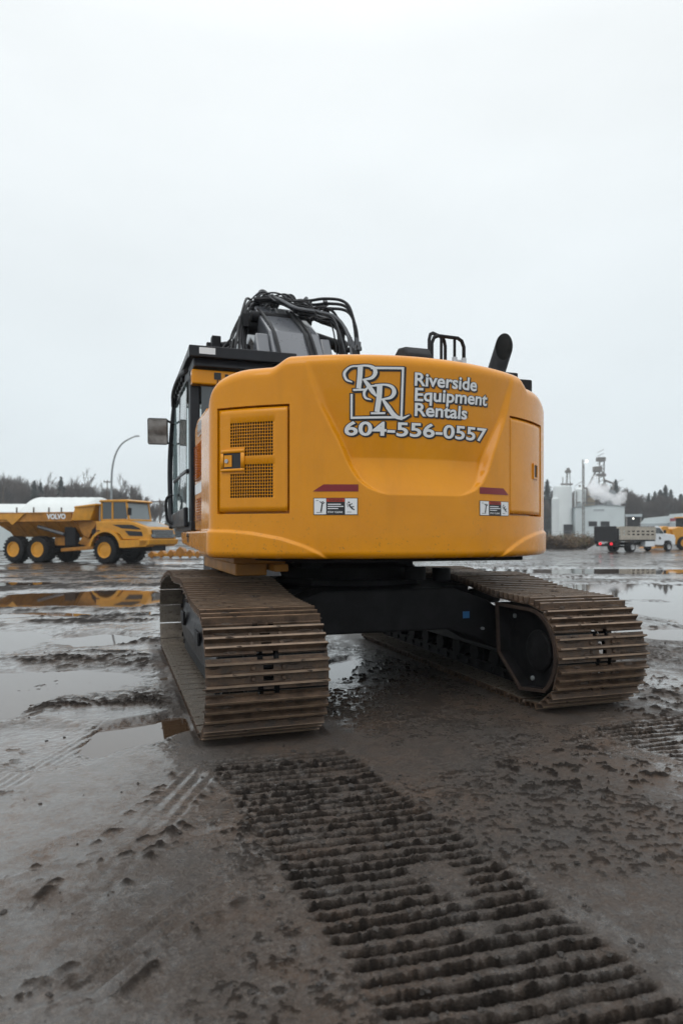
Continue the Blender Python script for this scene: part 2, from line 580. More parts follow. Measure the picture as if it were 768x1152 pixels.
        # where bars survive: mostly the outer edges, smeared away in the middle
        sm = fbm(X + 0.3 * idx * 0.05, Y, 2.2, 4, seed + 9)
        keep = 0.60 + 1.15 * sm + 0.55 * (rowr - 0.40) + 0.35 * sstep(np.abs(q - 0.02), 0.15, half) - 0.40 * sstep(q, 0.0, 0.14) * (1 - sstep(q, 0.20, 0.30)) * sstep(-v, 3.0, 3.4)
        keep = sstep(keep, 0.05, 0.42)
        rag = fbm(X, Y, 17, 4, seed + 13, 0.62)
        crumb = fbm(X, Y, 40, 3, seed + 15, 0.65)
        gd = (wob - 0.5) * 0.078 + 0.0045 * rag + 0.0040 * crumb
        slot = (1 - sstep(np.abs(gd), 0.007 + 0.006 * rowr, 0.014 + 0.007 * rowr)) * keep
        lip = np.exp(-((gd - 0.021) / 0.008) ** 2) * np.clip(0.60 + 1.0 * crumb + 0.6 * rag, 0, 1.4) * keep      # mud squeezed up beyond each slot
        lip2 = np.exp(-((gd + 0.021) / 0.007) ** 2) * np.clip(0.25 + 1.3 * crumb, 0, 1.2) * keep
        hh = 0.004 - slot * (0.034 + 0.016 * rowr) + lip * 0.013 + lip2 * 0.006 + 0.004 * rag + 0.003 * crumb
        body = np.clip(slot + 0.9 * lip + 0.5 * lip2, 0, 1)
        h = h * (1 - inside * 0.6 * strength) + inside * strength * hh
        # mud squeezed up at the borders
        rim = np.exp(-((np.abs(q) - half - 0.03) / 0.05) ** 2) * (1 - sstep(v, vend - 0.15, vend + 0.1))
        h = h + strength * rim * 0.016 * np.clip(0.4 + 1.4 * fbm(X, Y, 6, 3, seed + 17), 0, 1.4)
        lo = inside * np.clip(0.16 * keep + 0.80 * np.clip(slot + 0.55 * lip + 0.3 * lip2, 0, 1) + 0.18 * crumb * keep, 0, 1) * (0.5 + 0.5 * strength)  # slot and lip terms put groove shade into the mud colour
        return h, np.maximum(loose * (1 - 0.7 * inside), lo), inside
    h, loose, ins1 = trail(-1.295, 0.42, 0.075, -2.45, 1.0, 131, h, loose, 1.0)
    h, loose, ins2 = trail(1.32, 0.40, 0.06, -2.45, 0.75, 171, h, loose, 1.0)
    # faint tyre ruts crossing on the left: sets of fine parallel grooves
    def ruts(px0, py0, px1, py1, width, n, depth, h, loose, lug):
        x0, y0 = px_ground(px0, py0); x1, y1 = px_ground(px1, py1)
        L = math.hypot(x1 - x0, y1 - y0); dx, dy = (x1 - x0) / L, (y1 - y0) / L
        al = (X - x0) * dx + (Y - y0) * dy
        ac = -(X - x0) * dy + (Y - y0) * dx + 0.03 * fbm(X, Y, 1.1, 2, 201)
        m = (1 - sstep(np.abs(ac), width * 0.8, width)) * sstep(al, -0.2, 0.2) * (1 - sstep(al, L - 0.3, L))
        br = sstep(fbm(X, Y, 2.6, 3, 205), -0.12, 0.25)
        g = np.sin(ac / width * math.pi * n) * 0.5 + 0.5
        h = h + m * br * depth * (g - 0.6)
        if lug:
            e = np.exp(-((np.abs(ac) - width * 1.15) / (0.25 * width)) ** 2) * sstep(al, -0.2, 0.2) * (1 - sstep(al, L - 0.3, L))
            lg = sstep(0.45 * np.sin((al + 0.6 * np.abs(ac)) / 0.11 * 2 * math.pi) + 1.9 * fbm(X, Y, 8, 4, 209, 0.6), 0.1, 0.75)
            h = h + e * lg * (0.017 + 0.012 * fbm(X, Y, 22, 3, 213))
            loose = np.maximum(loose, e * lg * 0.75)
        return h, loose
    h, loose = ruts(90, 1120, 270, 985, 0.10, 3, 0.018, h, loose, True)
    h, loose = ruts(-60, 1010, 290, 920, 0.05, 1, 0.014, h, loose, True)
    h, loose = ruts(-10, 900, 160, 800, 0.16, 6, 0.006, h, loose, False)
    h, loose = ruts(40, 1060, 235, 860, 0.12, 3, 0.005, h, loose, True)
    h, loose = ruts(-40, 1160, 120, 1095, 0.07, 2, 0.014, h, loose, True)
    h, loose = ruts(560, 980, 860, 1035, 0.10, 2, 0.010, h, loose, False)
    edge = pm * (1 - pm) * 4
    h += edge * (0.020 * fbm(X, Y, 3.6, 4, 221, 0.6) + 0.008 * fbm(X, Y, 15, 3, 223, 0.6))
    # nothing of the yard may stand in the tracks' footprint
    foot = sstep(v, -2.25, -2.0) * (1 - sstep(v, 2.0, 2.3)) * (1 - sstep(np.abs(np.abs(u) - 1.295), 0.40, 0.46))
    h = h * (1 - foot) + foot * (-0.012 + 0.0 * h)
    h = np.where(dist > 28, h * np.clip(1 - (dist - 28) / 40, 0.25, 1), h)
    far = sstep(dist, 60, 110)
    h = h * (1 - far) + far * 0.05
    # wetness: a broad film, stronger on the left and right flanks, least along the trail and behind it
    wet = 0.60 + 0.80 * fbm(X, Y, 0.55, 4, 301) + 0.50 * sstep(-X, -0.1, 1.6) * sstep(Y, 2.2, 4.0) + 0.18 * sstep(X, 1.0, 2.6) * sstep(Y, 2.5, 4)
    wet -= 0.34 * np.exp(-((u + 0.2) / 1.1) ** 2) * sstep(-v, 1.9, 2.6) * (1 - 0.35 * sstep(-v, 4.0, 5.2))
    wet = np.clip(wet + 0.5 * pm + 0.35 * sstep(-h, 0.0, 0.03), 0, 1) * (1 - 0.9 * loose)
    near_track = sstep(v, -2.6, -2.3) * (1 - sstep(v, 2.3, 2.6)) * (1 - sstep(np.abs(np.abs(u) - 1.295), 0.48, 0.62))
    wet = wet * (1 - 0.75 * near_track * (h > WATER_Z))
    return h, wet, loose

def make_ground():
    gx = lambda x: 1.014 if abs(x) < 16 else 1.07
    gy = lambda y: 1.013 if -0.5 < y < 45 else 1.08
    xs = axis_lines(-900, -1.9, 2.0, 900, 0.0068, gx)
    ys = axis_lines(-300, 1.9, 5.0, 1600, 0.0068, gy)
    XX, YY = np.meshgrid(xs, ys)
    h, wet, loose = ground_height(XX.ravel(), YY.ravel())
    nx, ny = len(xs), len(ys)
    me = bpy.data.meshes.new('ground')
    co = np.stack([XX.ravel(), YY.ravel(), h], 1).astype(np.float32)
    me.vertices.add(nx * ny)
    me.vertices.foreach_set('co', co.ravel())
    i = np.arange(nx * ny).reshape(ny, nx)
    q = np.stack([i[:-1, :-1], i[:-1, 1:], i[1:, 1:], i[1:, :-1]], -1).reshape(-1, 4)
    nf = len(q)
    me.loops.add(nf * 4)
    me.loops.foreach_set('vertex_index', q.ravel().astype(np.int32))
    me.polygons.add(nf)
    me.polygons.foreach_set('loop_start', np.arange(0, nf * 4, 4, dtype=np.int32))
    me.polygons.foreach_set('loop_total', np.full(nf, 4, dtype=np.int32))
    me.update(calc_edges=True)
    me.shade_smooth()
    for nm, arr in (('wet', wet), ('loose', loose)):
        at = me.attributes.new(nm, 'FLOAT', 'POINT')
        at.data.foreach_set('value', arr.astype(np.float32))
    o = bpy.data.objects.new('ground', me)
    COL.objects.link(o)
    tag(o, 'wet brown mud yard with cleat prints and tyre ruts', 'ground', kind='structure')
    t = NT('wet_mud')
    c = t.coords('Object')
    aw = t.node('ShaderNodeAttribute', attribute_name='wet').outputs['Fac']
    al = t.node('ShaderNodeAttribute', attribute_name='loose').outputs['Fac']
    n_big = t.noise(0.8, 5, 0.6, c)
    n_mid = t.noise(6, 6, 0.65, c)
    n_fine = t.noise(70, 5, 0.7, c)
    n_grit = t.noise(260, 3, 0.6, c)
    n_34 = t.noise(30, 5, 0.7, c)
    base = t.mix(t.remap(n_big, 0.38, 0.62), (0.050, 0.043, 0.038), (0.094, 0.058, 0.037))
    base = t.mix(t.remap(n_mid, 0.40, 0.62, 0, 0.75), base, (0.036, 0.033, 0.031))
    base = t.mix(t.remap(n_fine, 0.47, 0.60, 0, 0.65), base, (0.112, 0.094, 0.080))
    base = t.mix(t.remap(n_34, 0.50, 0.62, 0, 0.75), base, (0.024, 0.021, 0.019))
    base = t.mix(t.remap(n_grit, 0.60, 0.68, 0, 0.9), base, (0.25, 0.22, 0.19))
    base = t.mix(t.remap(al, 0.1, 0.8, 0, 0.95), base, (0.017, 0.0135, 0.0115))  # darkens loose mud and paints shade into the cleat slots
    wv = t.math('ADD', aw, t.math('ADD', t.remap(n_mid, 0.35, 0.65, -0.25, 0.25), t.remap(n_34, 0.35, 0.65, -0.20, 0.20)))
    rg = t.remap(wv, 0.05, 0.90, 0.50, 0.11)
    rg = t.math('MAXIMUM', rg, t.remap(al, 0.05, 0.6, 0.0, 0.62))
    t.set(Base_Color=base, Roughness=rg, IOR=1.45, Specular_IOR_Level=t.remap(al, 0.05, 0.5, 0.5, 0.10),
          Coat_Weight=t.math('MULTIPLY', t.remap(wv, 0.35, 0.95, 0.0, 0.95), t.remap(al, 0.0, 0.3, 1.0, 0.0)), Coat_IOR=1.46, Coat_Roughness=0.15)
    hgt = t.math('ADD', t.math('MULTIPLY', n_34, 1.0), t.math('MULTIPLY', n_fine, 0.55))
    rough_relief = t.remap(wv, 0.15, 0.75, 0.85, 0.10)
    bp = t.node('ShaderNodeBump'); bp.inputs['Distance'].default_value = 0.030
    t.link(hgt, bp.inputs['Height']); t.link(rough_relief, bp.inputs['Strength'])
    t.set(Normal=t.bump(n_grit, 0.6, 0.005, bp.outputs[0]))
    me.materials.append(t.m)
    # standing water
    w = MB()
    w.add([(-60, 1.2, WATER_Z), (60, 1.2, WATER_Z), (60, 60, WATER_Z), (-60, 60, WATER_Z)], [(0, 1, 2, 3)])
    tw = NT('puddle_water')
    tw.set(Base_Color=(0.060, 0.036, 0.021), Roughness=0.025, IOR=2.1)
    tw.set(Normal=tw.bump(tw.noise(5, 2, 0.5, tw.coords('Object')), 0.02, 0.01))
    MAT['puddle_water'] = tw.m
    tag(w.build('puddle_water', None, 'puddle_water'), 'still murky puddle water lying in the hollows of the mud', 'water', kind='structure')
    return o, xs, ys
make_ground()

# ------------------------------------------------------------------ the excavator
ex = thing('excavator', 'large yellow tracked excavator seen from behind, parked on the wet mud yard', 'excavator', (EX_C[0], EX_C[1], 0), EX_YAW)

# ---- counterweight skin: plan outline (arc, rounded corners, short sides) swept over the height
CW_R, CW_HW, CW_FR, CW_V0 = 2.04, 1.53, 0.17, 0.2
_fc_u = CW_HW - CW_FR
_fc_v = CW_V0 - math.sqrt((CW_R - CW_FR) ** 2 - _fc_u ** 2)
_phi = math.atan2(_fc_u, CW_V0 - _fc_v)
CW_END = -0.60
_S1 = CW_R * _phi
_S2 = _S1 + CW_FR * (math.pi / 2 - _phi)
CW_S = _S2 + (CW_END - _fc_v)
Z_BOT, Z_TOP, Z_SH, Z_SIDE = 1.185, 2.735, 2.665, 2.46
def outline(s):
    """plan point (u, v) and outward normal at arc length s (vectorised)"""
    s = np.asarray(s, float); a = np.abs(s); sg = np.where(s < 0, -1.0, 1.0)
    p1 = a / CW_R
    p2 = _phi + np.clip(a - _S1, 0, _S2 - _S1) / CW_FR
    ang = np.where(a < _S1, p1, np.minimum(p2, math.pi / 2))
    u = np.where(a < _S1, CW_R * np.sin(p1), _fc_u + CW_FR * np.sin(ang))
    v = np.where(a < _S1, CW_V0 - CW_R * np.cos(p1), _fc_v - CW_FR * np.cos(ang) + np.clip(a - _S2, 0, None))
    return u * sg, v, np.sin(ang) * sg, -np.cos(ang)
_tab = np.linspace(0, _S2, 600)
_tabu = outline(_tab)[0]
def s_of_u(u):
    return math.copysign(float(np.interp(abs(u), _tabu, _tab)), u)
def ztop(s):
    a = np.abs(s); u = np.abs(outline(s)[0])
    z = Z_TOP + (Z_SH - Z_TOP) * sstep(u, 1.00, 1.14) - 0.012 * np.clip(u, 0, 1.14) ** 2
    sA = s_of_u(1.27)
    tau = np.clip((a - sA) / (_S2 - sA), 0, 1)
    return z - (Z_SH - Z_SIDE) * (1 - np.sqrt(np.clip(1 - tau * tau, 0, 1)))
DOORS = {'l': (-1.655, -1.045, 1.53, 2.345), 'r': (0.865, 1.53, 1.53, 2.345)}
def relief(s, z):
    u = np.abs(outline(s)[0])
    w = np.interp(z, [1.66, 1.685, 1.72, 1.78, 1.88, 2.05, 2.32, 2.75], [0.28, 0.38, 0.46, 0.53, 0.59, 0.66, 0.79, 0.93])
    t = w - u
    up = np.clip((2.72 - z) / (2.72 - 1.95), 0, 1)
    dn = 1 - np.clip((1.95 - z) / (1.95 - 1.665), 0, 1) ** 1.5
    D = np.where(z > 1.95, 0.085 * up, 0.085 * np.clip(dn, 0, 1))
    d = -D * sstep(t, -0.006, 0.046)
    zc = np.interp(u, [0.72, 0.80, 0.90, 1.05, 1.25, 1.4, 1.55], [1.16, 1.225, 1.275, 1.33, 1.372, 1.388, 1.392])
    d = d + np.where(u > 0.70, 0.020 * (1 - sstep(z - zc, -0.006, 0.022)), 0.0)
    return d
def skin(s, z, off=0.0, pocket=False):
    s = np.asarray(s, float); z = np.asarray(z, float)
    u, v, nu, nv = outline(s)
    d = relief(s, z) + off
    zt = ztop(s)
    rt, rb = 0.10, 0.055
    kt = np.clip((z - (zt - rt)) / rt, 0, 1)
    kb = np.clip(((Z_BOT + rb) - z) / rb, 0, 1)
    d = d - rt * (1 - np.sqrt(np.clip(1 - kt * kt, 0, 1))) - rb * (1 - np.sqrt(np.clip(1 - kb * kb, 0, 1)))
    return np.stack([u + nu * d, v + nv * d, z], -1)
#@@SKIN_END

def build_counterweight():
    E = 0.003
    sl = set(np.linspace(-CW_S, CW_S, 640))
    zl = set(np.linspace(0, 1, 130))
    svals = np.array(sorted(sl))
    ins = []
    for (a, b, z0, z1) in DOORS.values():
        ins += [a - E, a + E, b - E, b + E]
    svals = np.array(sorted([x for x in svals if min(abs(x - y) for y in ins) > 0.004] + ins))
    zins = [1.53 - E, 1.53 + E, 2.345 - E, 2.345 + E]
    rows = sorted([z for z in np.linspace(Z_BOT, 2.345 + 0.02, 200) if min(abs(z - y) for y in zins) > 0.004] + zins)
    S = svals
    grid = []
    # underside rim, then the wall rows, then the rounded top rows, then the lid
    u, v, nu, nv = outline(S)
    p0 = skin(S, np.full_like(S, Z_BOT))
    for f in (0.75, 0.92):
        q = p0.copy(); q[:, 0] *= f; q[:, 1] = CW_END + (q[:, 1] - CW_END) * f
        grid.append(q)
    zt = ztop(S)
    for z in rows:
        pk = np.zeros_like(S)
        for (a, b, z0, z1) in DOORS.values():
            pk += -0.060 * ((S > a) & (S < b)) * (1.0 if z0 < z < z1 else 0.0)
        zz = np.minimum(np.full_like(S, z), zt)
        grid.append(skin(S, zz, pk))
    zb = rows[-1]
    for k in np.sin(np.linspace(0, math.pi / 2, 22))[1:]:
        zz = zb + (zt - zb) * k
        grid.append(skin(S, np.minimum(zz, zt)))
    top = grid[-1]
    for f in (0.96, 0.85, 0.6, 0.3):
        q = top.copy(); q[:, 0] *= (0.15 + 0.85 * f) ; q[:, 1] = CW_END + (q[:, 1] - CW_END) * f
        grid.append(q)
    n = len(S)
    vs = [tuple(p) for g in grid for p in g]
    fs = [(r * n + i, r * n + i + 1, (r + 1) * n + i + 1, (r + 1) * n + i) for r in range(len(grid) - 1) for i in range(n - 1)]
    m = MB(); m.add(vs, fs)
    return m.build('counterweight', ex, 'yellow_enamel', smooth=32)
cw = build_counterweight()

def sheet(S, Z, off, skip=None):
    """vertices/faces of a patch that follows the counterweight skin"""
    vs, fs = [], []
    n = len(S)
    for z in Z:
        vs += [tuple(p) for p in skin(S, np.full(n, z), off)]
    for r in range(len(Z) - 1):
        for i in range(n - 1):
            if skip and skip(0.5 * (S[i] + S[i + 1]), 0.5 * (Z[r] + Z[r + 1]), i, r):
                continue
            fs.append((r * n + i, r * n + i + 1, (r + 1) * n + i + 1, (r + 1) * n + i))
    return vs, fs

def rect_on_skin(m, s0, s1, z0, z1, off, n=8):
    return m.add(*sheet(np.linspace(s0, s1, n), np.linspace(z0, z1, 3), off))

def build_door(side):
    a, b, z0, z1 = DOORS[side]
    g = 0.014
    a2, b2, y0, y1 = a + g, b - g, z0 + g, z1 - g
    m = MB()
    if side == 'l':
        w = b2 - a2
        ga, gb = a2 + 0.17 * w, a2 + 0.80 * w
        n = 17
        ps = []
        for i in range(n):
            p = ga + (gb - ga) * i / n; q = (gb - ga) / n
            ps += [p, p + 0.19 * q]
        S = np.array(sorted(set(list(np.linspace(a2, ga - 0.005, 5)) + ps + list(np.linspace(gb, b2, 6)))))
        def rows(h0, h1, k):
            r = []
            for i in range(k):
                q = (h1 - h0) / k
                r += [h0 + i * q, h0 + i * q + 0.19 * q]
            return r + [h1]
        za, zb_, zc_, zd = 1.645, 1.905, 1.965, 2.225
        Z = np.array(sorted(set([y0, y0 + 0.04] + rows(za, zb_, 11) + rows(zc_, zd, 11) + [y1 - 0.04, y1])))
        lat = (a2 + 0.04 * w, a2 + 0.40 * w, 1.845, 2.03)
        def hole(s, z, i, r):
            if not (ga < s < gb and (za < z < zb_ or zc_ < z < zd)):
                return False
            if s < lat[1] and lat[2] < z < lat[3]:
                return False
            fs_ = ((s - ga) / ((gb - ga) / n)) % 1
            base = za if z < zb_ else zc_
            fz = ((z - base) / ((zb_ - za) / 11)) % 1
            return fs_ > 0.19 and fz > 0.19
        m.add(*sheet(S, Z, -0.006, hole))
        d = m.build('access_door', ex, 'yellow_enamel', smooth=35)
        tag(d, 'door with two square-mesh vent panels and a latch')
        bk = MB()
        rect_on_skin(bk, ga - 0.01, gb + 0.01, za - 0.02, zd + 0.02, -0.024, 10)
        bk.build('vent_shade_sheet', d, 'vent_shade')  # dark sheet painted as the shade behind the vent holes
        lt = MB()
        for (p, q, r0, r1) in ((lat[0], lat[1] * 0.999, 1.995, 2.022), (lat[0], lat[1], 1.853, 1.875), (lat[0], lat[0] + 0.022, 1.875, 1.995), (lat[1] - 0.03, lat[1], 1.875, 1.995)):
            rect_on_skin(lt, p, q, r0, r1, 0.0)
        s0 = 0.5 * (lat[0] + lat[1])
        L = lt.build('latch', d, 'yellow_enamel', smooth=35)
        so = L.modifiers.new('solid', 'SOLIDIFY'); so.thickness = 0.014; so.offset = 0
        rc = MB(); rect_on_skin(rc, lat[0] + 0.022, lat[1] - 0.03, 1.875, 1.995, -0.002)
        rc2 = rc.build('latch_shade', d, 'decal_black')  # flat black patch drawn as the shade in the latch pocket
        hb = MB()
        c0 = skin(np.array([lat[0] + 0.055]), np.array([1.935]), 0.0)[0]
        uu, vv, nu, nv = outline(np.array([lat[0] + 0.055]))
        nrm = Vector((nu[0], nv[0], 0))
        rect_on_skin(hb, lat[0] + 0.03, lat[0] + 0.10, 1.89, 1.98, 0.004)
        hbo = hb.build('latch_handle', d, 'yellow_enamel')
        lk = MB(); lk.cyl(Vector(c0) - nrm * 0.004, Vector(c0) + nrm * 0.012, 0.016, seg=14)
        lk.build('lock', d, 'steel', smooth=40)
    else:
        S = np.linspace(a2, b2, 30); Z = np.array([y0, y0 + 0.03, 1.8, 2.0, y1 - 0.03, y1])
        m.add(*sheet(S, Z, -0.006))
        d = m.build('access_door', ex, 'yellow_enamel', smooth=35)
        tag(d, 'plain door without vents')
        w = b2 - a2
        lt = MB()
        l0, l1 = a2 + 0.66 * w, a2 + 0.84 * w
        for (p, q, r0, r1) in ((l0, l1, 1.975, 1.99), (l0, l1, 1.855, 1.87), (l0, l0 + 0.016, 1.87, 1.975), (l1 - 0.02, l1, 1.87, 1.975)):
            rect_on_skin(lt, p, q, r0, r1, -0.002)
        L = lt.build('latch', d, 'yellow_enamel')
        so = L.modifiers.new('solid', 'SOLIDIFY'); so.thickness = 0.014; so.offset = 0
        rc = MB(); rect_on_skin(rc, l0 + 0.016, l1 - 0.02, 1.87, 1.975, -0.003); rc.build('latch_shade', d, 'decal_black')  # black patch paints the pocket shade here as well
    so = d.modifiers.new('solid', 'SOLIDIFY'); so.thickness = 0.008; so.offset = -1
    return d
simple('vent_shade', (0.014, 0.007, 0.004), 0.7, var=0.8, scale=16)  # near-black tone standing in for shade behind the vent
build_door('l'); build_door('r')

# ---- lettering and decals on the counterweight (conformed to its skin)
def font_mesh(text, bold):
    cu = bpy.data.curves.new('lettering', 'FONT')
    cu.body = text; cu.size = 1.0; cu.offset = bold; cu.resolution_u = 4
    o = bpy.data.objects.new('lettering', cu)
    COL.objects.link(o)
    bpy.context.view_layer.update()
    dg = bpy.context.evaluated_depsgraph_get()
    me = o.evaluated_get(dg).to_mesh()
    vs = [tuple(v.co) for v in me.vertices]; fs = [tuple(p.vertices) for p in me.polygons]
    o.evaluated_get(dg).to_mesh_clear()
    bpy.data.objects.remove(o); bpy.data.curves.remove(cu)
    return vs, fs
def text_on_skin(m, text, sL, sR, zb, cap, off, bold, shift=(0, 0), zbR=None, ref=0.0):
    """lettering from arc position sL to sR on baseline zb (zbR at its right end), capital height cap"""
    v0, _ = font_mesh(text, ref)
    vs, fs = font_mesh(text, bold)
    x0, x1 = min(v[0] for v in v0), max(v[0] for v in v0)
    hv, _ = font_mesh('H', ref)
    y0 = min(v[1] for v in hv); H = max(v[1] for v in hv) - y0
    k = (sR - sL) / (x1 - x0)
    zbR = zb if zbR is None else zbR
    S = np.array([sL + (v[0] - x0) * k + shift[0] for v in vs])
    Z = np.array([zb + (zbR - zb) * ((v[0] - x0) / (x1 - x0)) + (v[1] - y0) / H * cap + shift[1] for v in vs])
    m.add([tuple(p) for p in skin(S, Z, off)], fs)
def ribbon(m, path, widths, off, grow=0.0, shift=(0, 0), n=7, smooth=True):
    P = [(p[0], p[1], 0) for p in path]
    C = catmull(P, n) if smooth else [Vector(p) for p in P]
    k = len(C)
    W = np.interp(np.linspace(0, len(path) - 1, k), range(len(path)), widths) if smooth else widths
    L, Rr = [], []
    for i, c in enumerate(C):
        d = (C[min(i + 1, k - 1)] - C[max(i - 1, 0)]).normalized()
        if i == 0: c = c - d * grow
        if i == k - 1: c = c + d * grow
        nn = Vector((-d.y, d.x, 0)) * (W[i] / 2 + grow)
        L.append(c + nn); Rr.append(c - nn)
    pts = np.array([(p.x + shift[0], p.y + shift[1]) for p in L + Rr])
    m.add([tuple(p) for p in skin(pts[:, 0], pts[:, 1], off)], [(i, i + 1, k + i + 1, k + i) for i in range(k - 1)])
#@@LOGO
def LG(x, y):
    """logo drawing units -> (arc position, height)"""
    return (-0.638 + (x - 65) * 0.001689, 2.636 + (x - 65) * 0.000055 - (y - 60) * 0.001608)
LU = 0.00164
LOGO = [  # (path, widths, smooth)
    ([(186, 80), (336, 80)], [11, 11], False), ([(333, 75), (333, 318)], [11, 11], False),
    ([(338, 305), (98, 305)], [10, 10], False), ([(102, 309), (102, 196)], [10, 10], False),
    # upper R: stem, foot, bowl, leg, swash
    ([(140, 70), (138, 120), (133, 172)], [24, 23, 22], True), ([(108, 178), (166, 178)], [9, 9], False),
    ([(118, 71), (165, 69), (197, 78), (207, 100), (192, 124), (150, 133)], [8, 9, 15, 20, 14, 6], True),
    ([(155, 130), (176, 158), (196, 186), (214, 208)], [10, 20, 20, 8], True),
    ([(132, 70), (96, 74), (70, 100), (78, 130), (104, 142)], [7, 8, 13, 11, 5], True),
    # lower R
    ([(228, 158), (226, 215), (218, 280)], [26, 25, 24], True), ([(190, 286), (256, 286)], [9, 9], False),
    ([(205, 158), (252, 156), (284, 166), (295, 190), (280, 214), (236, 223)], [8, 9, 15, 21, 14, 6], True),
    ([(242, 221), (268, 258), (300, 297), (335, 309), (372, 294)], [10, 22, 21, 12, 4], True),
    ([(216, 160), (182, 164), (159, 188), (164, 214), (190, 224)], [7, 8, 13, 11, 5], True),
]
def build_decals():
    LINES = [('Riverside', -0.088, 0.480, 2.496, 0.098, 2.500), ('Equipment', -0.082, 0.606, 2.383, 0.098, 2.399), ('Rentals', -0.078, 0.400, 2.272, 0.098, 2.274)]
    PH = ('604-556-0557', -0.629, 0.628, 2.114, 0.103, 2.118)
    for off, nm, matn, grow, bold, sh in ((0.0035, 'lettering_shadow', 'decal_black', 0.0085, 0.062, (0.010, -0.006)), (0.0065, 'lettering', 'decal_white', 0.0, 0.024, (0, 0))):
        m = MB()
        for i, (tx, a, b, z, cap, zr) in enumerate(LINES):
            text_on_skin(m, tx, a, b, z, cap, off, bold, sh, zr, 0.02)
            if grow:
                text_on_skin(m, tx, a, b, z, cap, off - 0.0012, bold, (0, 0), zr, 0.02)
        tx, a, b, z, cap, zr = PH
        text_on_skin(m, tx, a, b, z, cap, off, bold * 0.95, sh, zr, 0.02)
        if grow:
            text_on_skin(m, tx, a, b, z, cap, off - 0.0012, bold, (0, 0), zr, 0.02)
        m.build(nm, cw, matn)
        m = MB()
        for i, (path, W, sm) in enumerate(LOGO):
            if not sm:       # straight bars: subdivide so they follow the curved skin
                (xa, ya), (xb, yb) = path
                P = [LG(xa + (xb - xa) * k / 8, ya + (yb - ya) * k / 8) for k in range(9)]
                Wd = [W[0] * LU] * 9
            else:
                P = [LG(*p) for p in path]; Wd = [w * LU for w in W]
            e = i * 0.00012
            ribbon(m, P, Wd, off + e, grow, sh, smooth=sm)
            if grow:
                ribbon(m, P, Wd, off - 0.0022 + e, grow, (0, 0), smooth=sm)
        m.build('emblem_shadow' if grow else 'emblem', cw, matn)
    # red reflective strips
    for pts in ([(-0.866, 1.690), (-0.785, 1.742), (-0.527, 1.742), (-0.527, 1.690)], [(0.496, 1.744), (0.775, 1.744), (0.846, 1.692), (0.496, 1.692)]):
        m = MB()
        N = 10
        bot = [pts[0], pts[3]] if pts[0][0] < 0 else [pts[3], pts[2]]
        top = [pts[1], pts[2]] if pts[0][0] < 0 else [pts[0], pts[1]]
        q = [(bot[0][0] + (bot[1][0] - bot[0][0]) * k / N, bot[0][1]) for k in range(N + 1)] + [(top[0][0] + (top[1][0] - top[0][0]) * k / N, top[0][1]) for k in range(N + 1)]
        a = np.array(q)
        m.add([tuple(p) for p in skin(a[:, 0], a[:, 1], 0.003)], [(k, k + 1, N + 2 + k, N + 1 + k) for k in range(N)])
        m.build('reflective_strip', cw, 'decal_red')
    # warning stickers: white pictogram panels either side of a black text block under a red bar
    for s0, s1, z0, z1 in ((-0.858, -0.533, 1.517, 1.640), (0.495, 0.842, 1.522, 1.636)):
        w, h = s1 - s0, z1 - z0
        X = lambda f: s0 + f * w
        Zf = lambda f: z0 + f * h
        m = MB()
        m.mat('decal_black'); rect_on_skin(m, X(-0.008), X(1.008), Zf(-0.02), Zf(1.02), 0.0025, 10)
        m.mat('decal_white'); rect_on_skin(m, X(0.01), X(0.285), Zf(0.02), Zf(0.98), 0.004, 4); rect_on_skin(m, X(0.715), X(0.99), Zf(0.02), Zf(0.98), 0.004, 4)
        m.mat('warning_red'); rect_on_skin(m, X(0.295), X(0.705), Zf(0.78), Zf(0.98), 0.004, 4)
        m.mat('decal_black'); text_on_skin(m, 'WARNING', X(0.34), X(0.66), Zf(0.82), 0.12 * h, 0.0052, 0.01)
        m.mat('decal_white')
        for k, fx in ((0.60, 0.62), (0.47, 0.68), (0.34, 0.56)):
            rect_on_skin(m, X(0.32), X(fx), Zf(k), Zf(k + 0.055), 0.0048, 4)
        text_on_skin(m, 'STAY CLEAR', X(0.32), X(0.66), Zf(0.10), 0.11 * h, 0.0048, 0.02)
        m.mat('decal_black')
        fig = [([(0.17, 0.18), (0.185, 0.5), (0.20, 0.70)], 0.010), ([(0.20, 0.68), (0.14, 0.80)], 0.006), ([(0.20, 0.66), (0.25, 0.74)], 0.006), ([(0.185, 0.5), (0.16, 0.2)], 0.007), ([(0.205, 0.74), (0.207, 0.80)], 0.012), ([(0.06, 0.14), (0.19, 0.14)], 0.003), ([(0.05, 0.85), (0.11, 0.85)], 0.003),
               ([(0.80, 0.62), (0.84, 0.48), (0.89, 0.34)], 0.011), ([(0.81, 0.60), (0.88, 0.66)], 0.006), ([(0.85, 0.46), (0.92, 0.50)], 0.006), ([(0.89, 0.34), (0.93, 0.30)], 0.007), ([(0.80, 0.70), (0.802, 0.78)], 0.013), ([(0.78, 0.45), (0.76, 0.70)], 0.004), ([(0.76, 0.16), (0.86, 0.16)], 0.003)]
        for pth, wd in fig:
            P = [(X(a), Zf(b)) for a, b in pth]
            ribbon(m, P, [wd] * len(P), 0.0055, 0, n=3)
        tag(m.build('warning_sticker', cw, None), 'white and black warning sticker with falling figures')
build_decals()

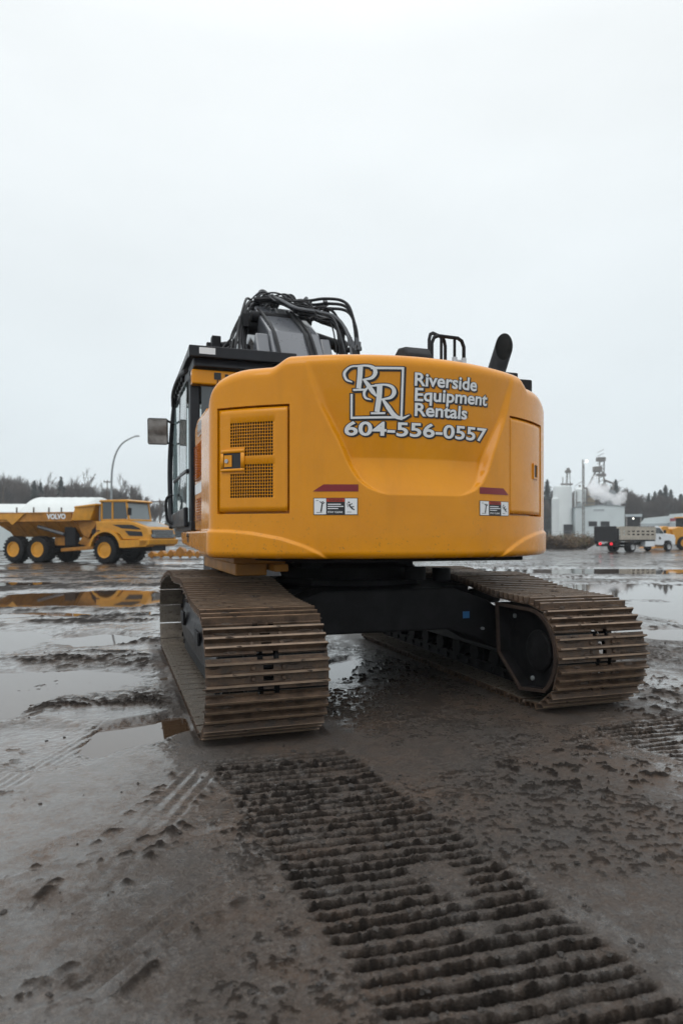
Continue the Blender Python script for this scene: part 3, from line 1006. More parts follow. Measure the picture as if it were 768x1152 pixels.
# ---- upper structure: deck, side panels, hood
def upper():
    m = MB()   # deck plate and frame under the body
    m.mat('undercarriage_black')
    m.box((-0.85, -1.15, 1.137), (1.30, 1.75, 1.19))
    m.box((-0.62, -0.5, 1.06), (0.50, 2.1, 1.137))
    m.prism([(-1.15, -1.0), (1.30, -1.0), (1.08, -1.36), (0.5, -1.62), (-0.5, -1.66), (-1.00, -1.40)], 'z', 1.160, 1.183)
    m.mat('truck_dirty_yellow')
    m.box((-1.30, -0.9, 1.125), (-0.86, 1.5, 1.195)); m.box((-1.27, -0.80, 1.02), (-1.0, 1.3, 1.124)); m.box((-0.98, -1.0, 1.06), (-0.86, 1.2, 1.124))
    m.build('deck', ex, None, bevel=0.01)
    rg = MB(); rg.lathe([(0, 0.66), (0.05, 0.68), (0.12, 0.68), (0.16, 0.62)], (0, 0, 0.94), (0, 0, 1), 40)
    rg.build('slewing_ring', ex, 'undercarriage_black', smooth=40)
    # left side sill under the cab
    m = MB()
    m.prism([(-0.62, 1.20), (1.45, 1.265), (1.52, 1.33), (1.52, 1.405), (-0.62, 1.405)], 'x', -1.505, -1.30)
    o = m.build('side_sill', ex, 'yellow_enamel', bevel=0.02)
    d = MB(); d.mat('decal_black')
    for vv, h in ((0.72, 0.07), (0.80, 0.07)):
        d.box((-1.509, vv - 0.02, 1.29), (-1.506, vv + 0.02, 1.29 + h)); d.tube([(-1.5075, vv - 0.03, 1.355), (-1.5075, vv, 1.375), (-1.5075, vv + 0.03, 1.35)], 0.008, 6)
    d.build('tie_down_mark', o, None)
    # right side: tool box and tanks
    m = MB(); m.box((0.55, -0.58, 1.20), (1.49, 1.75, 2.30))
    m.build('side_tank', ex, 'yellow_enamel', bevel=0.05)
    m = MB(); m.box((1.30, -0.62, 1.20), (1.505, 1.5, 1.39))
    m.build('side_sill', ex, 'yellow_enamel', bevel=0.02)
    # left engine side: louvred service panel
    m = MB()
    m.prism([(-0.60, 1.41), (0.24, 1.41), (0.24, 2.40), (0.05, 2.46), (-0.60, 2.46)], 'x', -1.49, -1.43)
    p = m.build('side_panel', ex, 'yellow_enamel', bevel=0.015)
    lv = MB()
    for z0, z1, n in ((1.50, 1.72, 9), (1.88, 2.22, 14)):
        for k in range(n):
            z = z0 + (z1 - z0) * k / n
            lv.prism([(-1.492, z), (-1.516, z + 0.003), (-1.492, z + 0.015)], 'y', -0.50, 0.16)
    lv.build('louvre', p, 'yellow_enamel')
    lv = MB(); lv.box((-1.5, -0.44, 2.28), (-1.491, -0.10, 2.41))
    for k in range(5):
        lv.prism([(-1.5, 2.295 + k * 0.022), (-1.515, 2.299 + k * 0.022), (-1.5, 2.308 + k * 0.022)], 'y', -0.42, -0.12)
    lv.build('vent', p, 'decal_white')
    bd = MB(); bd.box((-1.4945, -0.58, 1.755), (-1.491, 0.20, 1.85)); bd.build('decal_band', p, 'decal_white')
    # engine bay block and hood
    m = MB(); m.box((-1.42, -0.72, 1.19), (0.54, 0.22, 2.44))
    m.build('engine_bay', ex, 'charcoal_paint', bevel=0.02)
    m = MB()
    m.box((-1.02, -0.58, 2.30), (1.35, 0.35, 2.70))
    m.build('hood', ex, 'charcoal_paint', bevel=0.03)
    m = MB()      # raised dark cowl plates on the right of the hood
    m.box((0.72, -1.18, 2.68), (1.10, -0.30, 2.845)); m.box((1.0, -0.95, 2.68), (1.38, -0.25, 2.90)); m.box((1.14, -1.12, 2.58), (1.42, -0.2, 2.80))
    m.build('hood_cowl', ex, 'black_plastic', bevel=0.012)
    # left low wall between hood and boom (dark strip seen left of the hood crown)
    m = MB(); m.box((-0.98, -0.55, 2.66), (-0.62, -0.1, 2.815)); m.build('cover_plate', ex, 'black_plastic', bevel=0.01)
    # exhaust: stub pipe with a slant-cut mouth
    m = MB()
    base, ax, r, seg = Vector((1.20, -0.72, 2.72)), Vector((0.32, -0.05, 1)).normalized(), 0.088, 28
    n1 = ax.orthogonal().normalized(); n2 = ax.cross(n1)
    cut = Vector((-0.10, -0.88, 0.47)).normalized()
    mid = base + ax * 0.50
    outer, inner, low = [], [], []
    for k in range(seg):
        t = 2 * math.pi * k / seg
        d = n1 * math.cos(t) + n2 * math.sin(t)
        for rr, lst in ((r, outer), (r - 0.006, inner)):
            p = base + d * rr
            lst.append(p + ax * ((mid - p).dot(cut) / ax.dot(cut)))
        low.append(base + d * r)
    deep = [p - ax * max(0.02, (p - base).dot(ax) - 0.1) for p in inner]
    vs = low + outer + inner + deep
    fs = []
    for k in range(seg):
        k2 = (k + 1) % seg
        for a in range(3):
            fs.append((a * seg + k, a * seg + k2, (a + 1) * seg + k2, (a + 1) * seg + k))
    fs.append(tuple(range(3 * seg, 4 * seg)))
    m.mats = ['black_plastic', 'pipe_inner_black']
    m.add(vs, fs)
    m.mi = [1 if (i % 3 == 2 or i == len(fs) - 1) else 0 for i in range(len(fs))]
    m.build('exhaust_pipe', ex, None, smooth=40)
    # grab rails on the hood
    m = MB()
    def loop(u0, v0, u1, v1, h, r=0.016):
        a, b = Vector((u0, v0, 2.66)), Vector((u1, v1, 2.66))
        d = (b - a).normalized() * 0.06
        up = Vector((0, 0, 1))
        pts = [a, a + up * (h - 0.07), a + up * (h - 0.02) + d * 0.35, a + up * h + d, b + up * h - d, b + up * (h - 0.02) - d * 0.35, b + up * (h - 0.07), b]
        m.tube(pts, r, 8)
    loop(0.27, -1.38, 0.58, -1.36, 0.375)
    loop(0.42, -1.02, 0.66, -0.86, 0.52)
    m.tube([(0.36, -1.375, 2.66), (0.36, -1.375, 3.02)], 0.013, 8)
    m.tube([(0.49, -1.365, 2.66), (0.49, -1.365, 3.02)], 0.013, 8)
    m.build('grab_rail', ex, 'black_plastic', smooth=40)
    m = MB(); m.cyl((0.49, -1.365, 2.82), (0.49, -1.365, 2.87), 0.022); m.cyl((0.58, -1.36, 2.82), (0.58, -1.36, 2.87), 0.022); m.box((0.48, -1.375, 2.835), (0.59, -1.355, 2.85)); m.build('rail_clamp', ex, 'steel', smooth=40)
    m = MB()
    m.tube(catmull([(0.76, -1.28, 2.70), (0.785, -1.28, 2.80), (0.83, -1.27, 2.81), (0.86, -1.26, 2.71)], 5), 0.008, 6)
    m.build('lifting_eye', ex, 'steel', smooth=40)
    # rear view camera housing
    m = MB()
    m.prism([(-1.66, 2.70), (-1.36, 2.70), (-1.38, 2.82), (-1.48, 2.87), (-1.60, 2.85), (-1.66, 2.78)], 'x', -0.08, 0.145)
    m.build('camera_housing', ex, 'black_plastic', bevel=0.018, smooth=40)
upper()

# ---- cab
def build_cab():
    L, Rr, B, Fv = -1.50, -0.52, 0.55, 2.42
    z0, z1 = 1.45, 3.02
    m = MB()          # lower body and posts, one welded frame
    m.mat('charcoal_paint')
    m.box((L, B, z0 - 0.04), (Rr, Fv - 0.10, z0 + 0.06))
    m.hexa([(L, B, z0), (L + 0.10, B, z0), (L + 0.10, B + 0.20, z0), (L, B + 0.20, z0), (L, B + 0.06, z1), (L + 0.10, B + 0.06, z1), (L + 0.10, B + 0.24, z1), (L, B + 0.24, z1)])
    m.hexa([(Rr - 0.08, B, z0), (Rr, B, z0), (Rr, B + 0.16, z0), (Rr - 0.08, B + 0.16, z0), (Rr - 0.08, B + 0.04, z1), (Rr, B + 0.04, z1), (Rr, B + 0.2, z1), (Rr - 0.08, B + 0.2, z1)])
    # bowed front posts and door edges
    for u in (L - 0.06, Rr - 0.04):
        m.tube(catmull([(u, Fv - 0.18, z0), (u, Fv - 0.02, z0 + 0.35), (u, Fv, z0 + 0.9), (u + (0.04 if u < -1 else 0), Fv - 0.10, z1 - 0.05), (u + (0.06 if u < -1 else 0), Fv - 0.28, z1 + 0.06)], 6), 0.035, 8)
    mid = 1.45
    m.box((L - 0.03, mid - 0.03, z0), (L + 0.03, mid + 0.03, z1 - 0.02))
    m.box((L - 0.03, B + 0.2, 2.02), (L + 0.02, Fv - 0.06, 2.06))
    m.box((L, B + 0.1, z1 - 0.03), (L + 0.05, Fv - 0.2, z1 + 0.05))
    m.box((L + 0.1, B, z0), (Rr, B + 0.05, 1.9))
    m.build('cab_frame', ex, None, bevel=0.012)
    m = MB()          # door skin below the glass
    m.hexa([(L - 0.045, B + 0.22, z0), (L + 0.0, B + 0.22, z0), (L + 0.0, Fv - 0.2, z0), (L - 0.06, Fv - 0.2, z0), (L - 0.05, B + 0.22, 1.66), (L + 0.0, B + 0.22, 1.66), (L + 0.0, Fv - 0.08, 1.62), (L - 0.065, Fv - 0.08, 1.62)])
    d = m.build('cab_door', ex, 'charcoal_paint', bevel=0.015)
    for (a, b, y0, y1) in ((B + 0.24, mid - 0.03, 2.06, z1 - 0.03), (mid + 0.03, Fv - 0.04, 2.06, z1 - 0.05), (B + 0.24, mid - 0.03, 1.66, 2.02), (mid + 0.03, Fv - 0.05, 1.64, 2.02)):
        w = MB()
        w.hexa([(L - 0.022, a, y0), (L - 0.016, a, y0), (L - 0.026, b, y0), (L - 0.032, b, y0), (L - 0.018, a, y1), (L - 0.012, a, y1), (L - 0.018, b, y1), (L - 0.024, b, y1)])
        w.build('window', d, 'cab_glass')
    hb = MB(); hb.tube(catmull([(L - 0.05, mid + 0.62, 1.50), (L - 0.12, mid + 0.66, 1.56), (L - 0.13, mid + 0.66, 1.80), (L - 0.06, mid + 0.62, 1.86)], 5), 0.018, 8)
    hb.build('handle', d, 'black_plastic', smooth=40)
    w = MB(); w.box((L + 0.11, B + 0.015, 1.92), (Rr - 0.09, B + 0.022, z1 - 0.02)); w.build('rear_window', ex, 'truck_glass')
    w = MB(); w.tube([(L + 0.06, Fv - 0.01, 1.6), (Rr - 0.06, Fv - 0.01, 1.6)], 0.02)
    fg = MB()
    prof = catmull([(Fv - 0.17, z0, 0), (Fv - 0.01, z0 + 0.35, 0), (Fv + 0.01, z0 + 0.9, 0), (Fv - 0.09, z1 - 0.05, 0), (Fv - 0.28, z1 + 0.06, 0)], 6)
    n = len(prof)
    fg.add([(L, p.x, p.y) for p in prof] + [(Rr - 0.04, p.x, p.y) for p in prof], [(i, i + 1, n + i + 1, n + i) for i in range(n - 1)])
    fg.build('windscreen', ex, 'cab_glass', smooth=60)
    # seat and console as dark shapes behind the glass
    s = MB(); s.box((-1.28, 0.95, 1.5), (-0.78, 1.5, 1.95)); s.box((-1.26, 0.85, 1.9), (-0.80, 1.02, 2.62)); s.box((-1.15, 0.86, 2.6), (-0.92, 0.98, 2.82))
    s.build('operator_seat', ex, 'black_plastic', bevel=0.04)
    s = MB(); s.box((-0.70, 1.75, 1.5), (-0.58, 2.1, 2.35)); s.build('console', ex, 'black_plastic', bevel=0.03)
    s = MB(); s.box((L + 0.20, B - 0.012, 2.42), (L + 0.33, B - 0.002, 2.56)); sl = s.build('rear_lamp', ex, 'black_plastic', bevel=0.01)
    s = MB(); s.cyl((L + 0.265, B - 0.013, 2.49), (L + 0.265, B - 0.02, 2.49), 0.028); s.build('lens', sl, 'cab_display')
    # yellow light bar panel under the roof
    m = MB(); m.box((L + 0.005, B - 0.05, 2.905), (L + 0.52, B + 0.08, 3.055)); p = m.build('light_bar', ex, 'yellow_enamel', bevel=0.015)
    q = MB()
    for a, b, c, d2 in ((0.23, 0.30, 2.96, 3.03), (0.34, 0.375, 2.995, 3.02), (0.41, 0.445, 2.995, 3.02), (0.33, 0.46, 2.955, 2.97)):
        q.box((L + a, B - 0.056, c), (L + b, B - 0.049, d2))
    q.tube([(L + 0.265, B - 0.055, 2.96), (L + 0.262, B - 0.02, 2.75)], 0.006, 6)
    q.build('lamp_socket', p, 'decal_black')
    # roof: thick dark slab with visor rail, rounded towards the door
    m = MB()
    m.prism([(B - 0.10, 3.075), (Fv - 0.25, 3.045), (Fv + 0.02, 3.10), (Fv + 0.05, 3.16), (Fv - 0.15, 3.20), (B - 0.06, 3.185)], 'x', L + 0.02, Rr + 0.05)
    roof = m.build('cab_roof', ex, 'charcoal_paint', bevel=0.02)
    g = MB()
    g.box((L - 0.03, B - 0.14, 3.16), (Rr + 0.10, B - 0.02, 3.275)); g.box((L - 0.03, B - 0.02, 3.19), (L + 0.05, Fv, 3.265)); g.box((Rr + 0.02, B - 0.02, 3.19), (Rr + 0.10, Fv, 3.265))
    g.build('roof_guard', ex, 'charcoal_paint', bevel=0.01)
    g = MB(); g.box((L + 0.07, B - 0.143, 3.19), (L + 0.23, B - 0.1405, 3.255)); g.build('number_plate', roof, 'decal_white')
    g = MB()
    for k in range(5):
        g.box((L - 0.065, B + 0.30 + k * 0.22, 3.00), (L - 0.03, B + 0.38 + k * 0.22, 3.07))
    g.mat('black_plastic')
    g.tube(catmull([(L - 0.04, B + 0.05, 3.05), (L - 0.07, 1.1, 3.08), (L - 0.07, 1.8, 3.06), (L - 0.04, Fv - 0.2, 2.98)], 6), 0.025, 8)
    g.build('rain_gutter', roof, 'black_plastic')
    # mirror on its arm
    m = MB(); m.tube(catmull([(L - 0.02, 2.29, 2.76), (L - 0.14, 2.32, 2.82), (L - 0.20, 2.31, 2.80)], 5), 0.014, 8); m.build('mirror_arm', ex, 'black_plastic', smooth=40)
    m = MB(); m.tube([(L - 0.02, 2.31, 2.50), (L - 0.17, 2.31, 2.55)], 0.012, 8); m.build('mirror_arm', ex, 'black_plastic', smooth=40)
    rot = Matrix.Rotation(R_(-8), 3, 'Z') @ Matrix.Rotation(R_(9), 3, 'X')
    ctr = (L - 0.225, 2.27, 2.66)
    m = MB(); m.box((ctr[0] - 0.125, ctr[1], ctr[2] - 0.165), (ctr[0] + 0.125, ctr[1] + 0.05, ctr[2] + 0.165), rot, ctr)
    mr = m.build('mirror', ex, 'black_plastic', bevel=0.03)
    m = MB(); m.box((ctr[0] - 0.112, ctr[1] - 0.004, ctr[2] - 0.152), (ctr[0] + 0.112, ctr[1] - 0.001, ctr[2] + 0.152), rot, ctr)
    m.build('mirror_glass', mr, 'mirror_glass')
build_cab()

# ---- boom, stick, cylinders, hydraulic lines
def build_boom():
    W = 0.33
    m = MB()
    side = [(0.45, 1.55), (0.75, 1.45), (1.25, 2.45), (2.05, 3.60), (2.95, 4.12), (4.2, 4.02), (6.2, 3.35), (6.3, 3.62), (4.4, 4.40), (3.35, 4.62), (2.75, 4.52), (1.75, 3.90), (1.05, 2.95)]
    m.prism(side, 'x', -W, W)
    m.build('boom', ex, 'boom_grey', bevel=0.03)
    # flared cheek plates along the flanks near the foot
    for u0, u1 in ((-0.50, -W - 0.002), (W + 0.002, 0.46)):
        c = MB(); c.prism([(0.55, 1.6), (1.0, 1.6), (1.75, 3.15), (1.95, 3.62), (1.75, 3.86), (1.45, 3.35)], 'x', u0, u1)
        c.build('boom_cheek', ex, 'boom_grey', bevel=0.02)
    p = MB(); p.cyl((-0.56, 2.55, 4.18), (0.36, 2.55, 4.18), 0.115, seg=24); p.cyl((-0.42, 2.42, 4.27), (0.40, 2.42, 4.27), 0.07, seg=18)
    p.build('boom_pin', ex, 'black_plastic', smooth=40)
    # clamps and fittings on the left flank
    for kind, p, q, r in (('b', (-0.55, 2.34, 4.10), (-0.46, 2.46, 4.28), 0), ('b', (-0.92, 2.52, 3.76), (-0.80, 2.66, 4.00), 0), ('c', (-0.85, 2.6, 3.70), (-0.55, 2.6, 3.74), 0.07), ('b', (-0.99, 2.5, 3.55), (-0.93, 2.58, 3.90), 0), ('c', (-0.80, 2.5, 3.86), (-0.62, 2.5, 3.90), 0.05)):
        f = MB()
        if kind == 'b': f.box(p, q)
        else: f.cyl(p, q, r)
        f.build('valve_block' if kind == 'b' else 'swivel_joint', ex, 'black_plastic', bevel=0.01, smooth=40)
    cy = MB()
    cy.tube([(0.30, 1.95, 3.92), (0.72, 2.1, 3.88)], 0.075, 16); cy.cyl((0.68, 2.08, 3.885), (0.76, 2.12, 3.875), 0.10, seg=18)
    cy.build('arm_cylinder', ex, 'black_plastic', smooth=40)
    for u in (-0.52, 0.52):
        cy = MB(); cy.cyl((u, 1.5, 1.5), (u, 2.2, 2.9), 0.085); cy.cyl((u, 2.2, 2.9), (u * 0.8, 2.75, 3.95), 0.05)
        cy.build('boom_cylinder', ex, 'charcoal_paint', smooth=40)
    st = MB()
    st.prism([(5.85, 4.15), (6.55, 3.85), (6.05, 1.55), (5.75, 1.30), (5.55, 1.5), (5.75, 3.2)], 'x', -0.22, 0.22)
    st.build('stick', ex, 'boom_grey', bevel=0.02)
    bk = MB()
    bk.prism([(5.65, 1.45), (5.95, 1.35), (6.05, 0.7), (5.6, 0.18), (5.0, 0.05), (4.75, 0.28), (4.85, 0.5), (5.2, 0.95)], 'x', -0.6, 0.6)
    bk.build('bucket', ex, 'charcoal_paint', bevel=0.02)
    # hydraulic hoses over the crown of the boom
    H = MB()
    def hose(pts, r=0.022, b=H, seg=7):
        pts = [(p[0] if p[0] < 0.30 else 0.30 + (p[0] - 0.30) * 0.55, p[1], p[2]) for p in pts]
        b.tube(catmull(pts, 7), r, seg)
    cl = MB()
    for k in range(6):        # bundle running along the boom back, then off to the right and down behind the hood
        du = k * 0.055
        hose([(-0.20 + du, 3.30, 4.70), (-0.16 + du, 2.85, 4.70 - 0.01 * k), (-0.05 + du * 1.1, 2.45, 4.55 - 0.018 * k), (0.12 + du * 1.0, 2.15, 4.35 - 0.022 * k), (0.42 + du * 0.9, 2.0, 4.28 - 0.03 * k), (0.80 + du * 0.55, 1.85, 4.18 - 0.03 * k), (1.00 + du * 0.4, 1.72, 3.95 - 0.02 * k), (1.06 + du * 0.35, 1.6, 3.55), (1.05 + du * 0.3, 1.5, 3.0)], 0.021 + 0.004 * (k % 2), H if k % 2 else cl)
    for k in range(3):
        du = k * 0.07
        hose([(0.15 + du, 2.55, 4.58), (0.35 + du, 2.25, 4.50 - 0.05 * k), (0.62 + du, 2.0, 4.46 - 0.06 * k), (0.98 + du * 0.5, 1.85, 4.40 - 0.06 * k), (1.13 + du * 0.4, 1.75, 4.22 - 0.05 * k), (1.20 + du * 0.3, 1.68, 3.80), (1.20 + du * 0.3, 1.6, 3.0)], 0.02)
    # left flank lines
    for k in range(5):
        du = k * 0.05
        hose([(-0.30 + du, 3.0, 4.68 - 0.02 * k), (-0.42 + du * 0.6, 2.72, 4.60 - 0.05 * k), (-0.50 + du * 0.3, 2.52, 4.42 - 0.07 * k), (-0.60 + du * 0.4, 2.3, 4.10 - 0.06 * k), (-0.70 + du, 2.0, 3.72 - 0.03 * k), (-0.76 + du, 1.8, 3.3)], 0.018 + 0.003 * (k % 2))
    # two proud loops at the crown
    hose([(-0.20, 2.95, 4.56), (-0.22, 3.0, 4.70), (-0.15, 3.02, 4.83), (-0.05, 3.0, 4.76), (-0.01, 2.95, 4.60)], 0.03)
    hose([(0.04, 3.0, 4.58), (0.12, 3.02, 4.72), (0.26, 3.0, 4.81), (0.36, 2.98, 4.72), (0.36, 2.9, 4.52)], 0.026)
    rh = random.Random(9)
    for k in range(12):
        j = lambda e: rh.uniform(-e, e)
        hose([(-0.30 + j(.12), 2.95, 4.58 + j(.05)), (-0.18 + j(.12), 2.70 + j(.1), 4.66 + j(.07)), (0.02 + j(.1), 2.45 + j(.1), 4.56 + j(.07)), (0.25 + j(.1), 2.2 + j(.1), 4.38 + j(.08)), (0.50 + j(.12), 2.0 + j(.05), 4.24 + j(.10)), (0.85 + j(.15), 1.85, 4.02 + j(.12)), (0.95 + j(.15), 1.7, 3.4)], rh.uniform(0.010, 0.015), cl if k % 3 == 0 else H, 6)
    for k in range(5):
        j = lambda e: rh.uniform(-e, e)
        hose([(-0.28 + j(.08), 2.9, 4.60 + j(.05)), (-0.44 + j(.06), 2.6, 4.40 + j(.06)), (-0.62 + j(.08), 2.35, 4.02 + j(.08)), (-0.78 + j(.1), 2.1, 3.72 + j(.06)), (-0.84 + j(.1), 1.9, 3.4)], 0.013, H, 6)
    # hoses hugging the rear face
    for u in (-0.30, 0.10, 0.16):
        hose([(u, 2.55, 4.42), (u + 0.01, 2.2, 4.22), (u + 0.03, 1.70, 3.86), (u + 0.05, 1.3, 3.30), (u + 0.05, 1.1, 2.9)], 0.02)
    H.build('hydraulic_hose', ex, 'hose_black', smooth=50)
    cl.build('steel_line', ex, 'hose_sleeve', smooth=50)
    rr = random.Random(3)
    for k in range(22):
        t = rr.random()
        fit = MB()
        c = Vector((-0.35 + 0.95 * t + rr.uniform(-.04, .04), 2.85 - 0.75 * t + rr.uniform(-.15, .15), 4.70 - 0.32 * t + rr.uniform(-.07, .06)))
        fit.cyl(c, c + Vector((rr.uniform(-.08, .08), rr.uniform(-.09, .03), rr.uniform(-.02, .04))), rr.uniform(0.018, 0.03), seg=8)
        fit.build('hose_fitting', ex, 'hose_sleeve', smooth=40)
    for k in range(5):
        c = Vector((0.70 + 0.03 * k, 1.66, 3.78 - 0.05 * (k % 3)))
        fit = MB(); fit.cyl(c, c + Vector((0, 0, 0.10)), 0.032, seg=8)
        fit.build('hose_fitting', ex, 'hose_sleeve', smooth=40)
    for (p, q) in (((0.28, 2.06, 4.18), (0.52, 1.98, 4.30)), ((-0.35, 2.60, 4.55), (0.2, 2.52, 4.60)), ((0.66, 1.70, 3.72), (0.86, 1.68, 3.76)), ((0.1, 2.2, 4.33), (0.45, 2.18, 4.38))):
        a, b = Vector(p), Vector(q)
        cp = MB(); cp.tube([a, b], 0.035, 6)
        cp.build('hose_clamp', ex, 'black_plastic')
build_boom()
for o in ex.children:          # the boom foot sits a little left of the slewing centre
    if o.name.split('.')[0] in ('boom', 'boom_cheek', 'boom_pin', 'valve_block', 'swivel_joint', 'arm_cylinder', 'boom_cylinder', 'hydraulic_hose', 'steel_line', 'hose_fitting', 'hose_clamp', 'stick', 'bucket'):
        o.location.x += -0.10

# ---- undercarriage
TP = []          # plate path of a track in (v, z)
def track_path():
    r, zc, vr, vf = 0.395, 0.425, -1.835, 1.86
    pts = []
    for k in range(0, 25):                        # rear sprocket arc: from bottom up to top
        a = -math.pi / 2 - math.pi * k / 24
        pts.append((vr + r * math.cos(a), zc + r * math.sin(a)))
    top = catmull([(vr, zc + r, 0), (-1.30, 0.845, 0), (-0.85, 0.905, 0), (-0.45, 0.945, 0), (0.2, 0.925, 0), (0.75, 0.955, 0), (1.35, 0.90, 0), (vf, zc + r, 0)], 10)
    pts += [(p.x, p.y) for p in top[1:-1]]
    for k in range(0, 25):
        a = math.pi / 2 - math.pi * k / 24
        pts.append((vf + r * math.cos(a), zc + r * math.sin(a)))
    n = 40
    pts += [(vf + (vr - vf) * k / n, zc - r) for k in range(1, n)]
    return pts
TP = track_path()
P_ = np.array(TP + [TP[0]])
seglen = np.hypot(*np.diff(P_, axis=0).T)
cum = np.concatenate([[0], np.cumsum(seglen)])
TL = cum[-1]
NSHOE = 44
PITCH = TL / NSHOE
def path_at(d):
    d = d % TL
    return np.array([np.interp(d, cum, P_[:, 0]), np.interp(d, cum, P_[:, 1])])

def shoe_mesh(seed=0):
    rs = random.Random(seed)
    m = MB(); m.mat('muddy_steel')
    p = PITCH * 0.935
    hw = 0.4025
    t0, t1, tip = -0.012, 0.0, 0.042
    ridges = [-p / 3, 0.0, p / 3]
    rb, rt = 0.013, 0.006
    B = [-hw, -0.150, -0.072, -0.034, 0.034, 0.072, 0.150, hw]
    for i in range(len(B) - 1):
        a, b = B[i], B[i + 1]
        c = 0.5 * (a + b)
        slot = abs(c) < 0.034
        notch = 0.034 < abs(c) < 0.072
        if slot:
            m.prism([(-p / 2 + 0.002, t0), (-p / 2 + 0.002, t1), (-p / 3, t1), (-p / 3, t0)], 'x', a, b); m.prism([(p / 3, t0), (p / 3, t1), (p / 2 - 0.002, t1), (p / 2 - 0.002, t0)], 'x', a, b)
            for k, s in enumerate(ridges):
                m.prism([(s - 0.020, t0), (s - 0.020, t1), (s - rb, t1), (s - rt, tip), (s + rt, tip), (s + rb, t1), (s + 0.020, t1), (s + 0.020, t0)], 'x', a, b)
        else:
            e = 0.020 if notch else 0.002
            prof = [(-p / 2 + e, t0), (-p / 2 + e, t1)]
            for s in ridges:
                prof += [(s - rb, t1), (s - rt, tip), (s + rt, tip), (s + rb, t1)]
            prof += [(p / 2 - e, t1), (p / 2 - e, t0)]
            m.prism(prof, 'x', a, b)
    m.mat('wet_sheen_steel')
    for sg in (-1, 1):
        m.box((min(sg * 0.075, sg * (hw - 0.001)), -p / 2 + 0.001, t0 - 0.003), (max(sg * 0.075, sg * (hw - 0.001)), p / 2 - 0.001, t0 - 0.0005))
    m.mat('worn_edge')
    for s in ridges:          # polished wear strip along every cleat tip
        m.box((-hw + 0.001, s - rt * 1.15, tip - 0.006), (hw - 0.001, s + rt * 1.15, tip + 0.0015))
    m.mat('muddy_steel')
    for u in (-0.100, 0.100):
        for s in (-p / 6, p / 6):
            m.lathe([(0, 0.017), (0.010, 0.0165), (0.016, 0.011)], (u, s, 0.0), (0, 0, 1), 10)
    m.mat('packed_mud')
    for k in range(26):           # mud packed into the corners between cleats
        u = rs.uniform(-hw + 0.03, hw - 0.03)
        if abs(u) < 0.12: continue
        sr = rs.choice(ridges) + rs.choice((-1, 1)) * rs.uniform(0.008, 0.020)
        if abs(sr) > p / 2 - 0.012: continue
        ln = rs.uniform(0.02, 0.08); ht = rs.uniform(0.006, 0.020)
        n0 = len(m.v)
        m.ball((u, sr, 0.0), 1.0, 8, 4, (ln, rs.uniform(0.010, 0.018), ht))
        for q in range(n0, len(m.v)):
            a = m.v[q]; m.v[q] = (a[0] + rs.uniform(-.006, .006), a[1] + rs.uniform(-.003, .003), a[2] + rs.uniform(-.003, .003))
    for k in range(10):           # lumps hanging on the cleat tips
        u = rs.uniform(-hw + 0.03, hw - 0.03); sr = rs.choice(ridges)
        n0 = len(m.v)
        m.ball((u, sr, tip * rs.uniform(0.5, 0.95)), 1.0, 7, 4, (rs.uniform(0.012, 0.04), rs.uniform(0.007, 0.012), rs.uniform(0.006, 0.012)))
        for q in range(n0, len(m.v)):
            a = m.v[q]; m.v[q] = (a[0] + rs.uniform(-.005, .005), a[1] + rs.uniform(-.002, .002), a[2] + rs.uniform(-.003, .003))
    return m

